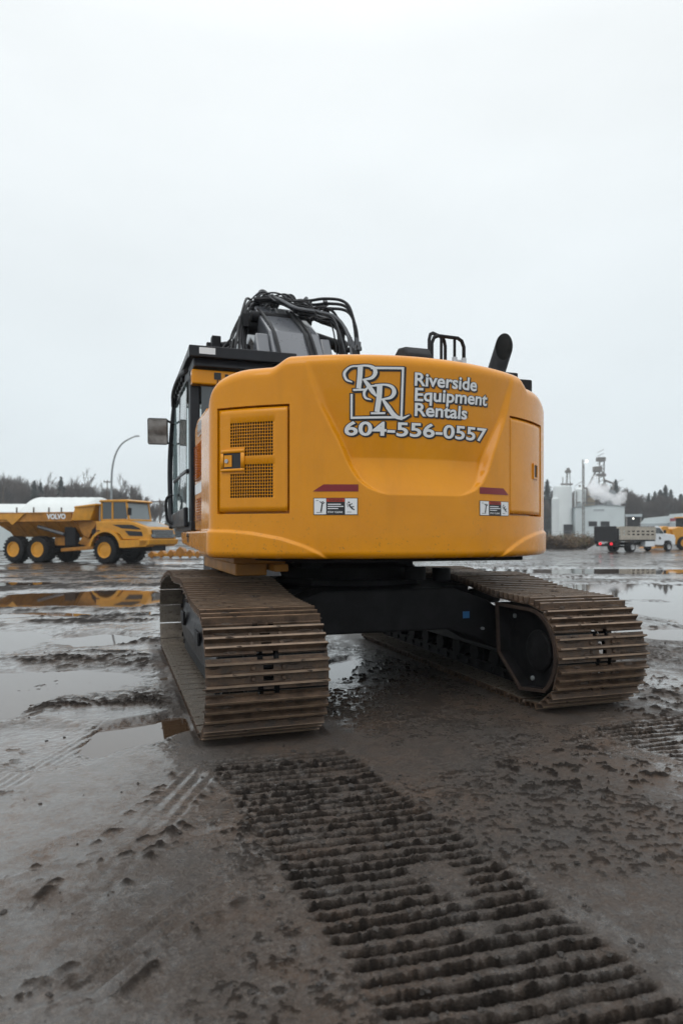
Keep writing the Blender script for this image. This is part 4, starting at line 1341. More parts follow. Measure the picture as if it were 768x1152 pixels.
def build_track(side, protos):
    uc = side * 1.2975
    m = MB()      # the chain: two rows of links inside the shoes
    for off in (-0.105, 0.105):
        N = 130
        ds = np.linspace(0, TL, N, endpoint=False)
        pts = np.array([path_at(d) for d in ds])
        tg = np.array([path_at(d + 0.02) - path_at(d - 0.02) for d in ds]); tg /= np.linalg.norm(tg, axis=1)[:, None]
        # clockwise travel (bottom-rear-top-front): inward normal
        nin = np.stack([tg[:, 1], -tg[:, 0]], 1)
        ring = []
        for w, dep in ((-0.024, 0.013), (0.024, 0.013), (0.024, 0.10), (-0.024, 0.10)):
            q = pts + nin * dep
            ring.append([(uc + off + w, a, b) for a, b in q])
        vs = [ring[j][i] for i in range(N) for j in range(4)]
        fs = [(i * 4 + j, i * 4 + (j + 1) % 4, ((i + 1) % N) * 4 + (j + 1) % 4, ((i + 1) % N) * 4 + j) for i in range(N) for j in range(4)]
        m.add(vs, fs)
    for k in range(NSHOE):
        d = (k + 0.5) * PITCH
        q, tt = path_at(d), path_at(d + 0.02) - path_at(d - 0.02)
        tt /= np.linalg.norm(tt)
        c = q + np.array([tt[1], -tt[0]]) * 0.055
        m.cyl((uc - 0.15, c[0], c[1]), (uc + 0.15, c[0], c[1]), 0.026, seg=8)
    chain = m.build('track_chain', ex, 'undercarriage_black')
    rr = random.Random(10 + side)
    for k in range(NSHOE):
        d = k * PITCH + (0.03 if side > 0 else 0.0)
        q = path_at(d)
        tt = path_at(d + PITCH * 0.42) - path_at(d - PITCH * 0.42)
        tt /= np.linalg.norm(tt)
        out = np.array([-tt[1], tt[0]])
        if side < 0 and k < len(protos):
            o = protos[k]
        else:
            o = rr.choice(protos).copy(); COL.objects.link(o)
        o.parent = chain
        mw = Matrix(((1, 0, 0, uc), (0, tt[0], out[0], q[0]), (0, tt[1], out[1], q[1]), (0, 0, 0, 1)))
        o.matrix_local = mw @ Matrix.Rotation(rr.uniform(-0.012, 0.012), 4, 'X')
    # frame between sprocket and idler
    f = MB(); f.mat('charcoal_paint')
    f.prism([(uc - side * -0.16, 0.22), (uc + side * 0.20, 0.22), (uc + side * 0.235, 0.42), (uc + side * 0.18, 0.62), (uc - side * 0.10, 0.70), (uc - side * 0.24, 0.62), (uc - side * 0.24, 0.30)], 'y', -1.45, 1.30)
    f.mat('undercarriage_black')
    f.box((uc - 0.12, 1.30, 0.30), (uc + 0.12, 1.75, 0.56))
    f.box((uc + side * 0.02, -1.2, 0.11), (uc + side * 0.20, 1.2, 0.222))
    f.build('track_frame', ex, None, bevel=0.012)
    if True:
        for v0, v1, z0, z1 in ((-0.55, -0.30, 0.40, 0.52), (0.75, 1.0, 0.42, 0.56)):
            g = MB(); g.box((uc + side * 0.236, v0, z0), (uc + side * 0.262, v1, z1)); g.build('step', ex, 'black_plastic', bevel=0.01)
    # rollers
    for k in range(8):
        v = -1.30 + k * (2.6 / 7)
        r = MB(); r.lathe([(-0.17, 0.06), (-0.17, 0.085), (-0.12, 0.085), (-0.115, 0.105), (-0.09, 0.105), (-0.085, 0.085), (0.085, 0.085), (0.09, 0.105), (0.115, 0.105), (0.12, 0.085), (0.17, 0.085), (0.17, 0.06)], (uc, v, 0.215), (1, 0, 0), 18)
        r.build('roller', ex, 'undercarriage_black', smooth=40)
    for v in (-0.45, 0.75):
        r = MB(); r.cyl((uc - 0.15, v, 0.755), (uc + 0.15, v, 0.755), 0.075, seg=16); r.box((uc - side * 0.22, v - 0.06, 0.60), (uc - side * 0.13, v + 0.06, 0.80))
        r.build('carrier_roller', ex, 'undercarriage_black', smooth=40)
    r = MB(); r.lathe([(-0.15, 0.10), (-0.13, 0.28), (-0.05, 0.285), (-0.045, 0.325), (0.045, 0.325), (0.05, 0.285), (0.13, 0.28), (0.15, 0.10)], (uc, 1.86, 0.425), (1, 0, 0), 32)
    r.build('idler', ex, 'undercarriage_black', smooth=35)
    # sprocket with teeth
    r = MB()
    prof = []
    T = 21
    for k in range(T):
        for f_, rd in ((0.0, 0.275), (0.3, 0.275), (0.5, 0.335), (0.75, 0.335)):
            a = 2 * math.pi * (k + f_) / T
            prof.append((-1.835 + rd * math.cos(a), 0.425 + rd * math.sin(a)))
    r.prism(prof, 'x', uc - 0.04, uc + 0.04)
    r.build('sprocket', ex, 'undercarriage_black')
    # travel motor guard on the inner side: D-shaped plate, rusty rim, bolts
    ui = uc - side * 0.40
    shp = []
    for k in range(17):
        a = math.pi / 2 + math.pi * k / 16
        shp.append((-1.87 + 0.345 * math.cos(a), 0.44 + 0.345 * math.sin(a)))
    shp = [(-1.35, 0.785)] + shp[0:14] + [(-1.72, 0.105), (-1.38, 0.36)]
    g = MB(); g.prism(shp, 'x', ui + side * 0.10, uc - side * 0.05); g.lathe([(0, 0.17), (0.03, 0.165), (0.04, 0.10), (0.05, 0.04)], (ui + side * 0.10, -1.86, 0.44), (-side, 0, 0), 24)
    gm = g.build('travel_motor', ex, 'undercarriage_black', bevel=0.015)
    rim = MB()
    cx, cz = -1.76, 0.44
    inner = [(cx + (a - cx) * 0.925, cz + (b - cz) * 0.925) for a, b in shp]
    n = len(shp)
    e0, e1 = ui + side * 0.010, ui - side * 0.010
    rim.add([(e1, a, b) for a, b in shp] + [(e1, a, b) for a, b in inner] + [(e0, a, b) for a, b in shp] + [(e0, a, b) for a, b in inner],
            [(i, (i + 1) % n, n + (i + 1) % n, n + i) for i in range(n)] + [(i, (i + 1) % n, 2 * n + (i + 1) % n, 2 * n + i) for i in range(n)] + [(n + i, n + (i + 1) % n, 3 * n + (i + 1) % n, 3 * n + i) for i in range(n)])
    rim.build('rim', gm, 'rust_rim')
    wall = MB(); e0, e1 = ui + side * 0.115, ui + side * 0.011
    wall.add([(e1, a, b) for a, b in shp] + [(e1, a, b) for a, b in inner] + [(e0, a, b) for a, b in shp] + [(e0, a, b) for a, b in inner],
             [(i, (i + 1) % n, n + (i + 1) % n, n + i) for i in range(n)] + [(i, (i + 1) % n, 2 * n + (i + 1) % n, 2 * n + i) for i in range(n)] + [(n + i, n + (i + 1) % n, 3 * n + (i + 1) % n, 3 * n + i) for i in range(n)])
    wall.build('guard_wall', gm, 'undercarriage_black')
    for a, b in ((-1.50, 0.68), (-2.03, 0.62), (-2.08, 0.28), (-1.76, 0.20)):
        bt = MB(); bt.lathe([(0, 0.020), (0.014, 0.020), (0.018, 0.012)], (ui + side * 0.099, a, b), (-side, 0, 0), 8)
        bt.build('bolt', gm, 'galvanised')
protos = [shoe_mesh(40 + q).build('track_shoe', None, None) for q in range(5)]
build_track(-1, protos); build_track(1, protos)

def build_carbody():
    m = MB()
    m.lathe([(0, 0.72), (0.30, 0.78), (0.46, 0.74)], (0, 0, 0.50), (0, 0, 1), 8)
    m.box((-0.95, -0.78, 0.50), (0.95, 0.78, 0.90))
    # arched legs to the track frames
    for sy in (-1, 1):
        arch = [(-1.16, 0.30), (-0.98, 0.36), (-0.80, 0.46), (-0.55, 0.53), (0.55, 0.53), (0.80, 0.46), (0.98, 0.36), (1.16, 0.30), (1.16, 0.64), (0.95, 0.78), (0.6, 0.90), (-0.6, 0.90), (-0.95, 0.78), (-1.16, 0.64)]
        a, b = (-1.12, -0.55) if sy < 0 else (0.55, 1.12)
        m.prism(arch, 'y', a, b)
    m.build('carbody', ex, 'undercarriage_black', bevel=0.02)
    m = MB(); m.box((0.70, -1.124, 0.625), (0.765, -1.121, 0.685)); m.build('blue_sticker', ex, 'decal_blue')
    m = MB(); m.tube([(0.89, -1.15, 0.53), (0.89, -0.7, 0.50)], 0.014, 6); m.build('grease_line', ex, 'galvanised')
    m = MB(); m.lathe([(0, 0.10), (0.12, 0.10)], (0.42, -0.72, 0.95), (0, 0, 1), 12); m.lathe([(0, 0.09), (0.12, 0.09)], (0.75, -0.6, 0.93), (0, 0, 1), 12)
    m.build('swivel_pipe', ex, 'undercarriage_black', smooth=40)
build_carbody()

# ------------------------------------------------------------------ the articulated dump truck on the left
def font_flat(m, text, x0, x1, z0, z1, y, bold=0.03, axis='y'):
    vs, fs = font_mesh(text, bold)
    a0, a1 = min(v[0] for v in vs), max(v[0] for v in vs)
    b0, b1 = min(v[1] for v in vs), max(v[1] for v in vs)
    m.add([(x0 + (v[0] - a0) / (a1 - a0) * (x1 - x0), y, z0 + (v[1] - b0) / (b1 - b0) * (z1 - z0)) for v in vs], fs)

def heavy_wheel(parent, x, y, out, r, w, rim_mat='truck_yellow', lugs=22):
    """tyre with lugs (part) and its rim (sub-part); out = -1 faces -y"""
    m = MB()
    m.lathe([(-w * 0.1, 0.54 * r), (-w / 2, 0.57 * r), (-w / 2, 0.86 * r), (-w * 0.40, 0.955 * r), (w * 0.40, 0.955 * r), (w / 2, 0.86 * r), (w / 2, 0.57 * r), (w * 0.1, 0.54 * r)], (x, y, r), (0, 1, 0), 36)
    for k in range(lugs):
        a = 2 * math.pi * k / lugs
        for s in (-1, 1):
            b = a + (math.pi / lugs if s > 0 else 0)
            R3 = Matrix.Rotation(-b, 3, 'Y')
            m.box((x - 0.035 * r * 2, y + (0.02 if s > 0 else -w * 0.5), r + 0.94 * r), (x + 0.035 * r * 2, y + (w * 0.5 if s > 0 else -0.02), r + 1.0 * r), R3, (x, y, r))
    wh = m.build('wheel', parent, 'black_rubber', smooth=35)
    q = MB()
    f = y + out * w / 2
    q.lathe([(0.02, 0.57 * r), (-0.03, 0.57 * r), (-0.02, 0.49 * r), (0.10, 0.44 * r), (0.11, 0.30 * r), (0.02, 0.27 * r), (0.01, 0.18 * r), (0.03, 0.02)], (x, f, r), (0, -out, 0), 28)
    q.build('rim', wh, rim_mat, smooth=35)
    return wh

def build_dump_truck():
    t = thing('dump_truck', 'yellow six-wheeled articulated dump truck parked in front of the white tarp-roofed shed', 'dump truck', (-11.08, 32.0, 0.0), R_(-20))
    W = 2.3
    r = 0.66
    for x in (0.0, -3.98, -5.5):
        heavy_wheel(t, x, 0.24, -1, r, 0.52)
        heavy_wheel(t, x, W - 0.24, 1, r, 0.52)
    m = MB(); m.box((-6.3, 0.65, 0.72), (-0.4, 1.65, 1.05)); m.box((-0.6, 0.6, 0.62), (2.2, 1.7, 0.95)); m.box((-5.6, 0.5, 0.5), (-3.8, 1.8, 0.72)); m.box((-0.2, 0.5, 0.5), (0.2, 1.8, 0.8))
    m.build('chassis', t, 'black_plastic', bevel=0.02)
    m = MB(); m.prism([(-2.9, 0.55), (-1.0, 0.68), (-0.75, 0.78), (-1.0, 0.86), (-2.9, 0.72)], 'y', 0.35, 0.60); m.box((-3.4, 0.5, 0.85), (-2.6, 0.9, 1.25)); m.prism([(-2.0, 0.95), (-0.85, 0.70), (-0.8, 1.1), (-1.7, 1.30)], 'y', 0.5, 0.8)
    m.build('drawbar', t, 'truck_dirty_yellow', bevel=0.02)
    # dump body: bowl, side rail, chute, headboard
    m = MB()
    m.hexa([(-6.0, 0.75, 1.28), (-1.35, 0.75, 1.22), (-1.35, 1.55, 1.22), (-6.0, 1.55, 1.28), (-6.9, 0.05, 2.05), (-1.95, 0.05, 2.05), (-1.95, W - 0.05, 2.05), (-6.9, W - 0.05, 2.05)])
    m.prism([(-1.98, 2.05), (-1.5, 1.35), (-1.2, 1.22), (-0.62, 2.05)], 'y', 0.30, W - 0.30)
    body = m.build('dump_body', t, 'truck_dirty_yellow', bevel=0.02)
    m = MB()
    for y0, y1 in ((0.0, 0.09), (W - 0.09, W)):
        m.box((-6.6, y0, 2.04), (-1.96, y1, 2.46))
        m.box((-6.9, y0 - 0.03, 2.02), (-1.9, y1 + 0.03, 2.09))
        m.box((-6.9, y0 - 0.03, 2.42), (-1.9, y1 + 0.03, 2.48))
    m.build('side_rail', t, 'truck_dirty_yellow', bevel=0.01)
    m = MB(); m.prism([(-7.4, 2.40), (-4.75, 2.42), (-5.15, 2.12), (-5.52, 1.86), (-5.9, 2.12), (-7.4, 2.2)], 'y', -0.06, -0.01); m.build('tail_chute', t, 'truck_yellow', bevel=0.01)
    m = MB()
    m.hexa([(-1.98, 0.0, 2.06), (-0.95, 0.12, 2.06), (-0.95, W - 0.12, 2.06), (-1.98, W, 2.06), (-1.75, 0.02, 2.70), (-0.62, 0.12, 2.82), (-0.62, W - 0.12, 2.82), (-1.75, W - 0.02, 2.70)])
    m.box((-1.80, 0.0, 2.70), (-0.50, W, 2.80), Matrix.Rotation(R_(-5), 3, 'Y'))
    m.build('headboard', t, 'truck_yellow', bevel=0.03)
    for k in range(6):
        m = MB(); x = -6.2 + k * 0.82
        m.hexa([(x, 0.72, 1.27), (x + 0.10, 0.72, 1.27), (x + 0.10, 0.80, 1.27), (x, 0.80, 1.27), (x - 0.06, 0.015, 2.03), (x + 0.06, 0.015, 2.03), (x + 0.06, 0.10, 2.03), (x - 0.06, 0.10, 2.03)])
        m.build('rib', body, 'truck_dirty_yellow')
    for z in (0.95, 1.25, 1.55):
        m = MB(); m.box((-0.62, -0.02, z), (-0.30, 0.16, z + 0.04)); m.build('step', t, 'black_plastic')
    m = MB(); font_flat(m, 'VOLVO', -3.40, -2.25, 2.13, 2.40, -0.036, 0.055); m.build('lettering', t, 'decal_white')
    m = MB(); m.box((-2.62, 0.30, 0.85), (-1.98, 0.62, 1.90)); m.build('hoist_frame', t, 'black_plastic', bevel=0.02)
    m = MB(); m.cyl((-4.15, 0.22, 1.78), (-2.6, 0.26, 1.40), 0.085); m.build('hoist_cylinder', t, 'hose_sleeve', smooth=40)
    # tractor: hood, fenders, bumper, grille
    m = MB()
    m.prism([(-0.6, 1.30), (-0.6, 2.02), (1.15, 2.02), (1.5, 1.98), (2.25, 1.74), (2.42, 1.40), (2.42, 1.15), (0.95, 1.15), (0.70, 1.42), (0.0, 1.52), (-0.5, 1.40)], 'y', 0.10, W - 0.10)
    hood = m.build('hood', t, 'truck_yellow', bevel=0.05)
    m = MB(); m.prism([(1.25, 2.028), (1.5, 1.995), (2.20, 1.765), (2.20, 1.745), (1.5, 1.965), (1.25, 2.0)], 'y', 0.35, W - 0.35); m.build('bonnet_sky_sheen', hood, 'galvanised')  # pale plate paints the sky's reflection on the hood top
    m = MB()
    for y0, y1 in ((0.0, 0.58), (W - 0.58, W)):
        a = [math.pi * (0.04 + 0.90 * k / 14) for k in range(15)]
        m.prism([(0.98 * math.cos(q), 0.66 + 0.97 * math.sin(q)) for q in a] + [(0.83 * math.cos(q), 0.66 + 0.84 * math.sin(q)) for q in a[::-1]], 'y', y0, y1)
        m.prism([(0.80, 1.12), (0.96, 0.76), (2.30, 0.84), (2.36, 1.16)], 'y', y0, y1)
    m.build('fender', t, 'truck_yellow', bevel=0.02)
    m = MB(); m.prism([(1.9, 0.80), (2.46, 0.92), (2.52, 1.18), (1.9, 1.18)], 'y', 0.0, W); m.build('bumper', t, 'truck_yellow', bevel=0.04)
    m = MB(); m.box((2.405, 0.30, 1.22), (2.435, W - 0.30, 1.62), Matrix.Rotation(R_(-10), 3, 'Y')); gl = m.build('grille', t, 'decal_black')
    m = MB()
    for k in range(5):
        m.box((2.40, 0.34, 1.26 + k * 0.075), (2.455, W - 0.34, 1.28 + k * 0.075), Matrix.Rotation(R_(-10), 3, 'Y'), (2.42, 1.1, 1.42))
    m.build('grille_bar', gl, 'galvanised')
    m = MB(); m.prism([(0.35, 1.86), (1.45, 1.84), (1.85, 1.70), (1.95, 1.62), (0.9, 1.68)], 'y', 0.082, 0.098); m.prism([(1.05, 1.58), (2.0, 1.52), (2.05, 1.32), (1.3, 1.34)], 'y', 0.082, 0.098); m.build('side_vent', t, 'decal_black')
    for yy in (0.35, W - 0.35):
        m = MB(); m.box((2.43, yy - 0.14, 1.28), (2.46, yy + 0.14, 1.42)); m.build('headlight', t, 'windscreen_glass')
    # cab
    m = MB()
    X0, X1, Y0, Y1, Z0, Z1 = -0.42, 1.10, 0.22, 1.95, 2.02, 2.93
    for (a, b, y0, y1) in ((X0, X0 + 0.10, Y0, Y0 + 0.1), (0.20, 0.30, Y0, Y0 + 0.08), (X0, X0 + 0.1, Y1 - 0.1, Y1)):
        m.box((a, y0, Z0), (b, y1, Z1))
    for y in (Y0, Y1 - 0.08):
        m.hexa([(X1 + 0.02, y, Z0), (X1 + 0.12, y, Z0), (X1 + 0.12, y + 0.08, Z0), (X1 + 0.02, y + 0.08, Z0), (X1 - 0.12, y, Z1), (X1 - 0.03, y, Z1), (X1 - 0.03, y + 0.08, Z1), (X1 - 0.12, y + 0.08, Z1)])
    m.box((X0, Y0, Z0 - 0.3), (X1 + 0.12, Y1, Z0 + 0.10)); m.box((X0, Y0, 2.45), (X0 + 0.04, Y1, Z1))
    m.build('cab', t, 'truck_yellow', bevel=0.02)
    m = MB(); m.prism([(X0 - 0.06, Z1), (X1 + 0.10, Z1 - 0.02), (X1 + 0.16, Z1 + 0.04), (X1, Z1 + 0.10), (X0, Z1 + 0.10)], 'y', Y0 - 0.06, Y1 + 0.06); m.build('cab_roof', t, 'truck_yellow', bevel=0.03)
    for a, b in ((X0 + 0.10, 0.20), (0.30, X1 - 0.05)):
        m = MB(); m.box((a, Y0 + 0.03, Z0 + 0.10), (b, Y0 + 0.045, Z1)); m.build('side_window', t, 'truck_glass')
    m = MB(); m.hexa([(X1 + 0.06, Y0 + 0.08, Z0 + 0.1), (X1 + 0.075, Y0 + 0.08, Z0 + 0.1), (X1 + 0.075, Y1 - 0.08, Z0 + 0.1), (X1 + 0.06, Y1 - 0.08, Z0 + 0.1), (X1 - 0.09, Y0 + 0.08, Z1), (X1 - 0.075, Y0 + 0.08, Z1), (X1 - 0.075, Y1 - 0.08, Z1), (X1 - 0.09, Y1 - 0.08, Z1)])
    m.build('windscreen', t, 'windscreen_glass')
    m = MB(); m.cyl((-0.55, 0.35, 1.9), (-0.55, 0.35, 2.85), 0.05); m.build('exhaust_pipe', t, 'galvanised', smooth=40)
    m = MB(); m.box((-1.05, 0.35, 1.05), (-0.58, 1.6, 1.95)); m.cyl((-0.9, 0.3, 1.55), (-0.9, 0.4, 1.55), 0.14); m.build('hitch_block', t, 'black_plastic', bevel=0.02)
    m = MB(); m.tube([(-0.66, 0.2, 1.0), (-0.62, 0.2, 1.9)], 0.03, 6); m.tube([(-0.5, 0.1, 1.02), (-0.45, 0.1, 1.5)], 0.03, 6); m.build('hand_rail', t, 'warning_red')
    for y in (-0.08,):
        m = MB(); m.tube([(1.2, 0.2, 2.5), (1.45, -0.05, 2.55), (1.45, -0.05, 2.3)], 0.02, 6); m.box((1.40, -0.16, 2.28), (1.46, 0.06, 2.62)); m.build('mirror', t, 'black_plastic')
build_dump_truck()

def at(px, Y):
    return (px - 384) / 768 * Y
def zt(py, Y):
    return CAM_Z + (602 - py) / 768 * Y

# yellow steel implement lying on the ground in front of the dump truck's nose
def implement():
    Y = 40.0
    t = thing('attachment', 'low yellow steel attachment frame lying on the wet ground', 'attachment', (at(196, Y), Y, 0), R_(4))
    m = MB()
    m.box((-1.5, 0.0, 0.12), (1.5, 0.16, 0.30)); m.box((-1.5, 0.75, 0.12), (1.5, 0.9, 0.30)); m.box((-1.5, 0.1, 0.12), (-1.35, 0.85, 0.26)); m.box((1.3, 0.1, 0.12), (1.45, 0.85, 0.26))
    m.build('frame', t, 'truck_yellow', bevel=0.02)
    for x, h in ((-1.3, 0.36), (-0.75, 0.42), (-0.2, 0.45), (0.35, 0.62), (0.9, 0.46), (1.35, 0.38)):
        q = MB(); q.cyl((x, -0.08, h * 0.5 + 0.05), (x, 1.0, h * 0.5 + 0.05), h * 0.42, seg=10); q.box((x - 0.07, -0.05, 0.02), (x + 0.07, 0.2, h + 0.05)); q.build('drum', t, 'truck_dirty_yellow', bevel=0.02)
implement()

# ------------------------------------------------------------------ street lamp and poles on the left
def lamp():
    Y = 62.0
    x0 = at(125.5, Y)
    t = thing('street_lamp', 'tall curved-arm street lamp rising behind the dump truck', 'street lamp', (x0, Y, 0.0))
    top = zt(491, Y)
    m = MB()
    pth = [(0, 0, 0), (0, 0, 4), (0.02, 0, zt(540, Y)), (0.12, 0, zt(524, Y)), (0.42, 0, zt(510, Y)), (0.98, 0, zt(499, Y)), (1.75, 0, zt(493, Y)), (2.15, 0, top)]
    m.tube(catmull(pth, 8), list(np.linspace(0.105, 0.055, 7 * 8 + 1)), 10)
    m.build('pole', t, 'galvanised', smooth=50)
    m = MB(); m.hexa([(2.1, -0.14, top - 0.06), (2.55, -0.12, top), (2.55, 0.12, top), (2.1, 0.14, top - 0.06), (2.1, -0.10, top + 0.08), (2.5, -0.08, top + 0.12), (2.5, 0.08, top + 0.12), (2.1, 0.10, top + 0.08)]); m.build('lamp_head', t, 'galvanised', bevel=0.02)
lamp()
def pole(px, Y, pytop, label, arm=0.0, r=0.10):
    t = thing('utility_pole', label, 'pole', (at(px, Y), Y, 0.0))
    h = zt(pytop, Y)
    m = MB(); m.tube([(0, 0, 0), (0, 0, h)], [r, r * 0.7], 8); m.build('post', t, 'wood_pole', smooth=50)
    if arm:
        m = MB(); m.box((-arm, -0.06, h - 0.35), (arm, 0.06, h - 0.2))
        for k in (-0.9, 0.0, 0.9):
            m.cyl((k * arm, 0, h - 0.2), (k * arm, 0, h - 0.02), 0.05, seg=6)
        m.build('crossarm', t, 'wood_pole')
    return t
pole(180, 90, 562, 'thin pole with a crossarm between the dump truck and the excavator cab', 1.1, 0.09)
pole(4, 85, 548, 'slim pale pole standing at the left end of the white shed', 0, 0.10)
pole(121, 95, 540, 'slim pole just left of the curved street lamp', 0.5, 0.09)

# ------------------------------------------------------------------ long white shed behind the dump truck
def shed():
    Y = 60.0
    x0, xs, x1, xr = at(-60, Y), at(24, Y), at(97, Y), at(108, Y)
    ze, zl, zr = zt(577, Y), zt(569, Y), zt(556.5, Y)
    t = thing('storage_shed', 'long white tarp-roofed shed behind the dump truck', 'shed', (0, 0, 0))
    m = MB()
    m.box((x0, Y, 0), (xr, Y + 9, ze)); m.build('wall', t, 'white_cladding')
    m = MB()
    D = 9.2
    e = 0.15
    pts = [(xs - 0.6, Y - e, ze + 0.002), (xr + e, Y - e, ze + 0.002), (xr + e, Y + D, ze + 0.002), (xs - 0.6, Y + D, ze + 0.002)]
    n = 16
    rows = []
    for j in range(n + 1):           # ridge line softly sagging between its posts
        f = j / n
        yy = Y - e + (D + e) * f
        prof = math.sin(math.pi * f) ** 0.55
        row = []
        for i in range(41):
            g = i / 40
            x = xs - 0.6 + (xr + e - xs + 0.6) * g
            ends = min(1, (g / 0.10)) * min(1, (1 - g) / 0.16)
            sag = 0.08 * math.sin(g * 40 * 0.75) ** 2
            row.append((x, yy, ze + 0.02 + (zr - ze) * prof * ends - sag * prof * ends))
        rows.append(row)
    vs = [p for r_ in rows for p in r_]
    m.add(vs, [(j * 41 + i, j * 41 + i + 1, (j + 1) * 41 + i + 1, (j + 1) * 41 + i) for j in range(n) for i in range(40)])
    m.build('tarp_roof', t, 'white_tarp', smooth=50)
    m = MB(); m.prism([(Y - 0.1, ze + 0.003), (Y + 9, ze + 0.003), (Y + 6, zl + 0.3), (Y + 3, zl + 0.3), (Y + 1, zl)], 'x', x0, xs + 1.5); m.build('low_roof', t, 'white_tarp', bevel=0.3)
    for px in (21, 40, 57, 71):
        q = MB(); q.tube([(at(px, Y), Y - 0.3, 0), (at(px, Y), Y - 0.3, zt(571, Y))], 0.07, 6); q.build('post', t, 'wood_pole')
shed()

# ------------------------------------------------------------------ works on the right: silo, warehouse, towers, steam
def works():
    Y = 150.0
    t = thing('silo', 'tall white silo block with a rounded top at the left of the works', 'silo', (0, 0, 0))
    m = MB()
    cx, r = at(635.5, Y), (at(646, Y) - at(625, Y)) / 2
    top = zt(546, Y)
    m.lathe([(0, r), (top - 0.6, r), (top - 0.15, r * 0.93), (top, r * 0.6)], (cx, Y + r, 0), (0, 0, 1), 24)
    m.build('tank', t, 'white_silo', smooth=30)
    m = MB(); m.lathe([(0, r * 0.42), (zt(561, Y), r * 0.42), (zt(559.5, Y), r * 0.3)], (cx - r * 0.86, Y + r * 0.6, 0), (0, 0, 1), 20); m.build('side_tank', t, 'white_silo', smooth=30)
    m = MB(); m.box((cx - 0.4, Y - 0.3, 0), (cx + r * 0.75, Y + 0.4, zt(590, Y))); m.build('doorway', t, 'interior_shade')
    # head frame on top of the silo
    m = MB()
    hx = at(642, Y)
    for dx, dy in ((-0.5, 0), (0.5, 0), (0.0, 0.6)):
        m.tube([(hx + dx, Y + 2 + dy, top - 0.4), (hx + dx * 0.6, Y + 2 + dy * 0.6, zt(528, Y))], 0.09, 6)
    m.box((hx - 0.55, Y + 1.6, zt(531, Y)), (hx + 0.5, Y + 2.6, zt(528, Y))); m.box((hx - 0.25, Y + 1.8, zt(528, Y)), (hx + 0.3, Y + 2.4, zt(525.5, Y))); m.box((hx - 1.6, Y + 1.9, zt(545, Y)), (hx + 1.0, Y + 2.3, zt(543, Y)))
    m.tube([(hx - 1.2, Y + 2, top - 0.2), (hx - 1.2, Y + 2, zt(536, Y))], 0.10, 6)
    m.build('head_frame', t, 'plant_steel')
    # warehouse
    w = thing('warehouse', 'white metal-clad warehouse with two small windows behind the stake truck', 'warehouse', (0, 0, 0))
    a, b, z = at(646.5, Y), at(702, Y), zt(569.5, Y)
    m = MB(); m.prism([(a, 0), (b, 0), (b, z - 0.1), (a + (b - a) * 0.5, z + 0.25), (a, z - 0.35)], 'y', Y, Y + 14); m.build('wall', w, 'white_cladding')
    m = MB(); m.prism([(a - 0.15, z - 0.33), (a + (b - a) * 0.5, z + 0.27), (b + 0.15, z - 0.08), (b + 0.15, z + 0.06), (a + (b - a) * 0.5, z + 0.42), (a - 0.15, z - 0.18)], 'y', Y - 0.15, Y + 14.2); m.build('roof', w, 'galvanised')
    for p0, p1 in ((661.5, 671), (675, 685)):
        m = MB(); m.box((at(p0, Y), Y - 0.06, zt(592, Y)), (at(p1, Y), Y - 0.003, zt(586.5, Y))); m.build('window', w, 'interior_shade')
    m = MB(); m.box((at(667, Y), Y - 0.05, zt(575, Y)), (at(679, Y), Y - 0.003, zt(572.5, Y))); m.build('sign_panel', w, 'pale_roof')
    # tan tower
    Y2 = 166.0
    tt = thing('tower', 'tan clad process tower with dark pipework behind the warehouse', 'tower', (0, 0, 0))
    m = MB(); m.box((at(658.5, Y2), Y2, 0), (at(668.5, Y2), Y2 + 5, zt(552, Y2))); m.build('cladding', tt, 'tan_cladding')
    m = MB()
    for px in (647.5, 650, 654):
        m.tube([(at(px, Y2), Y2 - 1, 0), (at(px, Y2), Y2 - 1, zt(546 + (px % 2) * 4, Y2))], 0.25, 6)
    for py in (553, 560, 567):
        m.box((at(646, Y2), Y2 - 1.4, zt(py, Y2)), (at(668, Y2), Y2 - 0.8, zt(py - 1.6, Y2)))
    m.ball((at(648.5, Y2), Y2 - 1.4, zt(553, Y2)), 0.8); m.ball((at(654.5, Y2), Y2 - 1.4, zt(554, Y2)), 0.9); m.box((at(659, Y2), Y2 + 0.5, zt(552, Y2)), (at(662, Y2), Y2 + 2, zt(548, Y2)))
    m.build('pipework', tt, 'plant_steel')
    hp = thing('hopper', 'pale cone-bottomed hopper on dark steel legs between silo and tan tower', 'hopper', (at(652, 160), 160.0, 0))
    m = MB(); m.lathe([(zt(573, 160), 0.3), (zt(566, 160), 1.25), (zt(551, 160), 1.25), (zt(548, 160), 0.5)], (0, 0, 0), (0, 0, 1), 16); m.build('tank', hp, 'white_silo', smooth=30)
    m = MB()
    for a, b in ((-1.2, -1), (1.2, -1), (-1.2, 1), (1.2, 1)):
        m.tube([(a, b, 0), (a, b, zt(553, 160))], 0.12, 5)
    for z in (566, 575, 584):
        m.box((-1.35, -1.2, zt(z, 160)), (1.35, -1.0, zt(z - 1.2, 160)))
    m.build('leg_frame', hp, 'plant_steel')
    hp = thing('hopper', 'grey steel dust collector behind the right half of the warehouse roof', 'hopper', (at(687, 168), 168.0, 0))
    m = MB(); m.box((-1.5, -1, 5), (1.3, 1.5, zt(558, 168))); m.prism([(-1.5, zt(558, 168)), (1.3, zt(558, 168)), (0.5, zt(552, 168)), (-0.6, zt(551, 168))], 'y', -0.9, 1.4); m.build('casing', hp, 'galvanised')
    m = MB(); m.tube([(0.2, 0, zt(553, 168)), (0.6, 0, zt(544, 168)), (-1.8, 0, zt(540, 168))], 0.3, 8); m.build('duct', hp, 'plant_steel')
